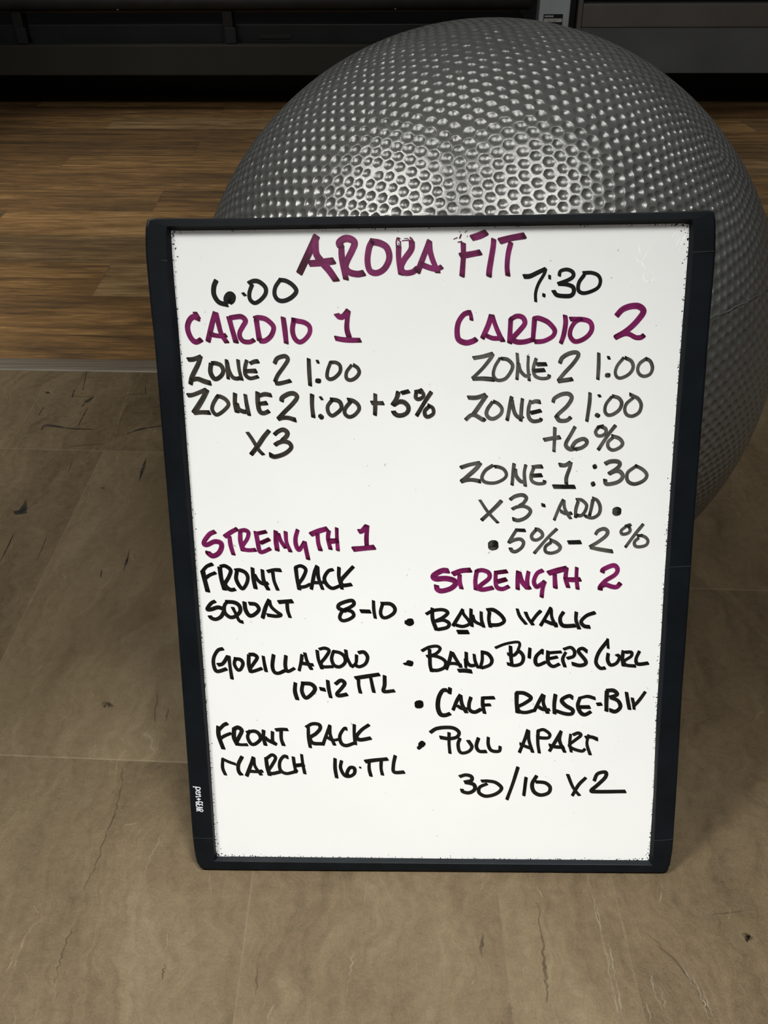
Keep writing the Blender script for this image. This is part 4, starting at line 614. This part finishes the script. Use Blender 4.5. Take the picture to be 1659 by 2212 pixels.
# joints of the corner caps
for s in SEAMS:
    a, b = Vector((s[0], s[1])) / 1000, Vector((s[2], s[3])) / 1000
    d = (b - a).normalized(); nn = Vector((-d.y, d.x)) * 0.00022
    n = 9; vs = []; fs = []
    for i in range(n):
        q = a.lerp(b, i / (n - 1))
        f = abs(2 * i / (n - 1) - 1)
        dd = 0.0001
        vs += [(q.x + nn.x, -dd, q.y + nn.y), (q.x - nn.x, -dd, q.y - nn.y)]
    for i in range(n - 1): fs.append((2 * i, 2 * i + 1, 2 * i + 3, 2 * i + 2))
    link('cap_joint', vs, fs, M_SEAM, frame)

LABELS = {'title': 'large burgundy heading', 'time_left': 'left class time in black', 'time_right': 'right class time in black',
          'cardio_left': 'left burgundy cardio heading', 'cardio_right': 'right burgundy cardio heading',
          'strength_left': 'left burgundy strength heading', 'strength_right': 'right burgundy strength heading'}
def write(name, data, mat, parent, depth, label=None, rnd=0.30):
    vs, fs, uvs, pool = [], [], [], []
    for j, s in enumerate(data):
        pts = [Vector((s[i], s[i + 1])) / 1000 for i in range(1, len(s), 2)]
        w = s[0] / 1000 * 1.05
        rows = ribbon(pts, w, rnd)
        d = depth - j * 4e-6
        b = len(vs)
        off = random.uniform(0, 50)
        ln = [0.0]
        for i in range(1, len(rows)):
            ln.append(ln[-1] + ((rows[i][0] + rows[i][1]) / 2 - (rows[i - 1][0] + rows[i - 1][1]) / 2).length)
        for i, (a, c) in enumerate(rows):
            vs.append((a.x, d, a.y)); vs.append((c.x, d, c.y))
            uvs += [(off, off + ln[i] * 1000), (off + 1, off + ln[i] * 1000)]
            e = min(ln[i] * 0.8 + w * 0.35, ln[-1] - ln[i])
            p = max(0.0, 1 - e / (w * 0.9))
            pool += [p, p]
        for i in range(len(rows) - 1):
            fs.append((b + 2 * i, b + 2 * i + 2, b + 2 * i + 3, b + 2 * i + 1))
    o = link(name, vs, fs, mat, parent)
    lay = o.data.uv_layers.new(name='stroke')
    for l in o.data.loops: lay.data[l.index].uv = uvs[l.vertex_index]
    at = o.data.attributes.new('pool', 'FLOAT', 'POINT')
    at.data.foreach_set('value', pool)
    return tag(o, label)
for name, c, st in WRITING:
    write('handwriting', st, INKS[c], panel, PANEL_D - 0.00012,
          LABELS.get(name, {'K': 'line of black handwriting', 'G': 'line of worn black handwriting', 'L': 'line of thin grey-black handwriting', 'P': 'burgundy handwriting'}[c]))
write('printed_logo', LOGO, M_LOGO, frame, -0.00015, 'small white printed lettering', 0.2)

# chipped black specks round the rim of the writing surface
def specks():
    vs, fs = [], []
    P = [Vector(p) / 1000 for p in RING_PANEL]
    mid = sum(P, Vector((0, 0))) / K
    per = [(P[i], P[(i + 1) % K]) for i in range(K)]
    corners = [P[0], P[26], P[52], P[78]]
    def blob(c, r, e, ang):
        b = len(vs); m = 7
        for i in range(m):
            a = 2 * math.pi * i / m
            rr = r * random.uniform(0.55, 1.25)
            q = Vector((math.cos(a) * rr * e, math.sin(a) * rr))
            q = Vector((q.x * math.cos(ang) - q.y * math.sin(ang), q.x * math.sin(ang) + q.y * math.cos(ang)))
            vs.append((c.x + q.x, PANEL_D - 0.00005, c.y + q.y))
        fs.append(tuple(range(b, b + m))[::-1])
    tot = sum((b - a).length for a, b in per)
    for a, b in per:
        L = (b - a).length
        for _ in range(int(L / tot * 1150) + 1):
            q = a.lerp(b, random.random())
            inn = Vector((-(b - a).y, (b - a).x)).normalized()
            if inn.dot(mid - q) < 0: inn = -inn
            cd = min((q - c).length for c in corners)
            near = math.exp(-cd / 0.016)
            top = q.y > 0.5 and abs(inn.y) > 0.7
            if random.random() > (0.16 if top else 0.55) + near: continue
            d = abs(random.gauss(0, 0.00035 + 0.0030 * near * random.random())) + (random.random() < 0.06) * random.uniform(0, 0.003)
            blob(q + inn * d, random.uniform(0.00018, 0.00052) * (1 + 0.5 * near), random.uniform(0.8, 2.0), random.uniform(0, 3.1))
    o = link('chipped_rim', vs, fs, M_SPECK, panel)
    tag(o, 'black chips along the rim', kind='stuff')
    vs2, fs2 = [], []
    for _ in range(100):
        q = Vector((random.uniform(-0.19, 0.19), random.uniform(0.02, 0.55)))
        r = random.uniform(0.00015, 0.0005); b = len(vs2); an = random.uniform(0, 3.1); e = random.choice((1, 1, 2, 3))
        for i in range(6):
            a = i * math.pi / 3
            x, y = math.cos(a) * r * e, math.sin(a) * r
            vs2.append((q.x + x * math.cos(an) - y * math.sin(an), PANEL_D - 0.00004, q.y + x * math.sin(an) + y * math.cos(an)))
        fs2.append(tuple(range(b, b + 6))[::-1])
    tag(link('marker_specks', vs2, fs2, M_DUST, panel), 'grey marker specks', kind='stuff')
specks()
# dried drips wiped into the surface, upper right
if DRIPS:
    vs, fs = [], []
    for j, s in enumerate(DRIPS):
        pts = [Vector((s[i], s[i + 1])) / 1000 for i in range(1, len(s), 2)]
        rows = ribbon(pts, s[0] / 1000, 0.4, 0.5, 0.5)
        b = len(vs)
        for a, c in rows:
            vs.append((a.x, PANEL_D - 0.00003, a.y)); vs.append((c.x, PANEL_D - 0.00003, c.y))
        for i in range(len(rows) - 1):
            fs.append((b + 2 * i, b + 2 * i + 2, b + 2 * i + 3, b + 2 * i + 1))
    tag(link('dried_drips', vs, fs, M_DRIP, panel), 'whitish dried drips', kind='stuff')

# ------------------------------------------------------------------ gym equipment at the back
YAW = -math.atan(0.05)
rack = thing('exercise_rack', 'long black exercise rack low along the back, its base beam left of the ball', 'exercise rack', (0, 3.87, 0), (0, 0, YAW))
bevel_box('base_beam', -2.9, 0.60, 0.0, 0.10, 0.133, 0.242, M_BEAM, rack, 0.004)
bevel_box('back_panel', -2.9, 0.60, 0.085, 0.12, 0.20, 0.305, M_NAVY, rack, 0.003)
bevel_box('plinth', -2.5, 0.60, 0.34, 0.80, 0.0, 0.20, M_BLACK, rack, 0.004)
bevel_box('deck', -2.9, 0.60, 0.105, 0.85, 0.18, 0.285, M_BLACK, rack, 0.004)
tube_x('roller', -2.9, 0.58, 0.035, 0.392, 0.034, M_BLACKSOFT, rack)
bevel_box('edge_strip', -2.9, 0.53, 0.05, 0.058, 0.350, 0.3565, M_BRONZE, rack, 0.001)
for x in (-1.44, -0.60):
    b = bevel_box('bracket', x - 0.020, x + 0.020, 0.030, 0.09, 0.236, 0.372, M_BLACK, rack, 0.004)
    bevel_box('gusset', x - 0.012, x + 0.030, 0.022, 0.029, 0.244, 0.300, M_NAVY, b, 0.002)
bevel_box('vent_slot', -0.49, -0.36, 0.080, 0.088, 0.254, 0.268, M_BEAM, rack, 0.001)
for x in (-1.02, 0.06):
    bevel_box('bolt', x - 0.004, x + 0.004, 0.000, 0.008, 0.362, 0.367, M_CABRAIL, rack, 0.002)
post = bevel_box('upright_post', 0.606, 0.722, -0.03, 0.09, 0.0, 1.1, M_GREYMETAL, rack, 0.006, 3)
tag(post, 'blue-grey steel upright')
stk = bevel_box('sticker', 0.624, 0.697, -0.0308, -0.0300, 0.299, 0.349, M_STICKER, post, 0.0002, 1)
tag(stk, 'black sticker with pale print')
def prints():
    vs, fs = [], []
    def rect(x0, x1, z0, z1, sk=0.0):
        b = len(vs)
        vs.extend([(x0, -0.0311, z0), (x1, -0.0311, z0), (x1 + sk, -0.0311, z1), (x0 + sk, -0.0311, z1)])
        fs.append((b, b + 1, b + 2, b + 3))
    rect(0.6265, 0.6945, 0.3225, 0.3345)
    link('pale_band', vs, fs, M_PRINT, stk)
    vs, fs = [], []
    x = 0.6285
    for w in (0.0030, 0.0022, 0.0034, 0.0026, 0.0038, 0.0030, 0.0016, 0.0028, 0.0022):   # too small to read in the photograph
        rect(x, x + w, 0.3390 + 0.0004 * (w > 0.003), 0.3450 - 0.0006 * (w < 0.0025)); x += w + 0.0010
    link('pale_lettering', vs, fs, M_PRINT, stk)
    vs, fs = [], []
    rect(0.635, 0.685, 0.3285, 0.3292); rect(0.643, 0.652, 0.3248, 0.3262); rect(0.661, 0.672, 0.3248, 0.3262)
    for v in range(len(vs)): vs[v] = (vs[v][0], -0.0314, vs[v][2])
    rect(0.656, 0.690, 0.3178, 0.3190); rect(0.640, 0.648, 0.306, 0.3165); rect(0.665, 0.688, 0.308, 0.3105)
    link('dull_lettering', vs, fs, M_DARKPRINT, stk)
prints()
bevel_box('side_channel', 0.724, 0.752, 0.03, 0.10, 0.0, 1.1, M_BLACK, rack, 0.003)

cab = thing('storage_bench', 'low dark grey storage bench at the back, right of the grey steel post', 'storage bench', (0, 3.87, 0), (0, 0, YAW))
bevel_box('front_panel', 0.765, 2.6, 0.006, 0.05, 0.140, 0.300, M_CABPANEL, cab, 0.004)
bevel_box('top_rail', 0.775, 2.6, 0.0, 0.06, 0.300, 0.380, M_CABRAIL, cab, 0.005)
bevel_box('end_frame', 0.756, 0.774, -0.002, 0.07, 0.14, 0.60, M_CABRAIL, cab, 0.003)
bevel_box('deck', 0.775, 2.6, 0.05, 0.85, 0.16, 0.36, M_BLACK, cab, 0.004)
bevel_box('plinth', 0.79, 2.5, 0.34, 0.80, 0.0, 0.17, M_BLACK, cab, 0.004)
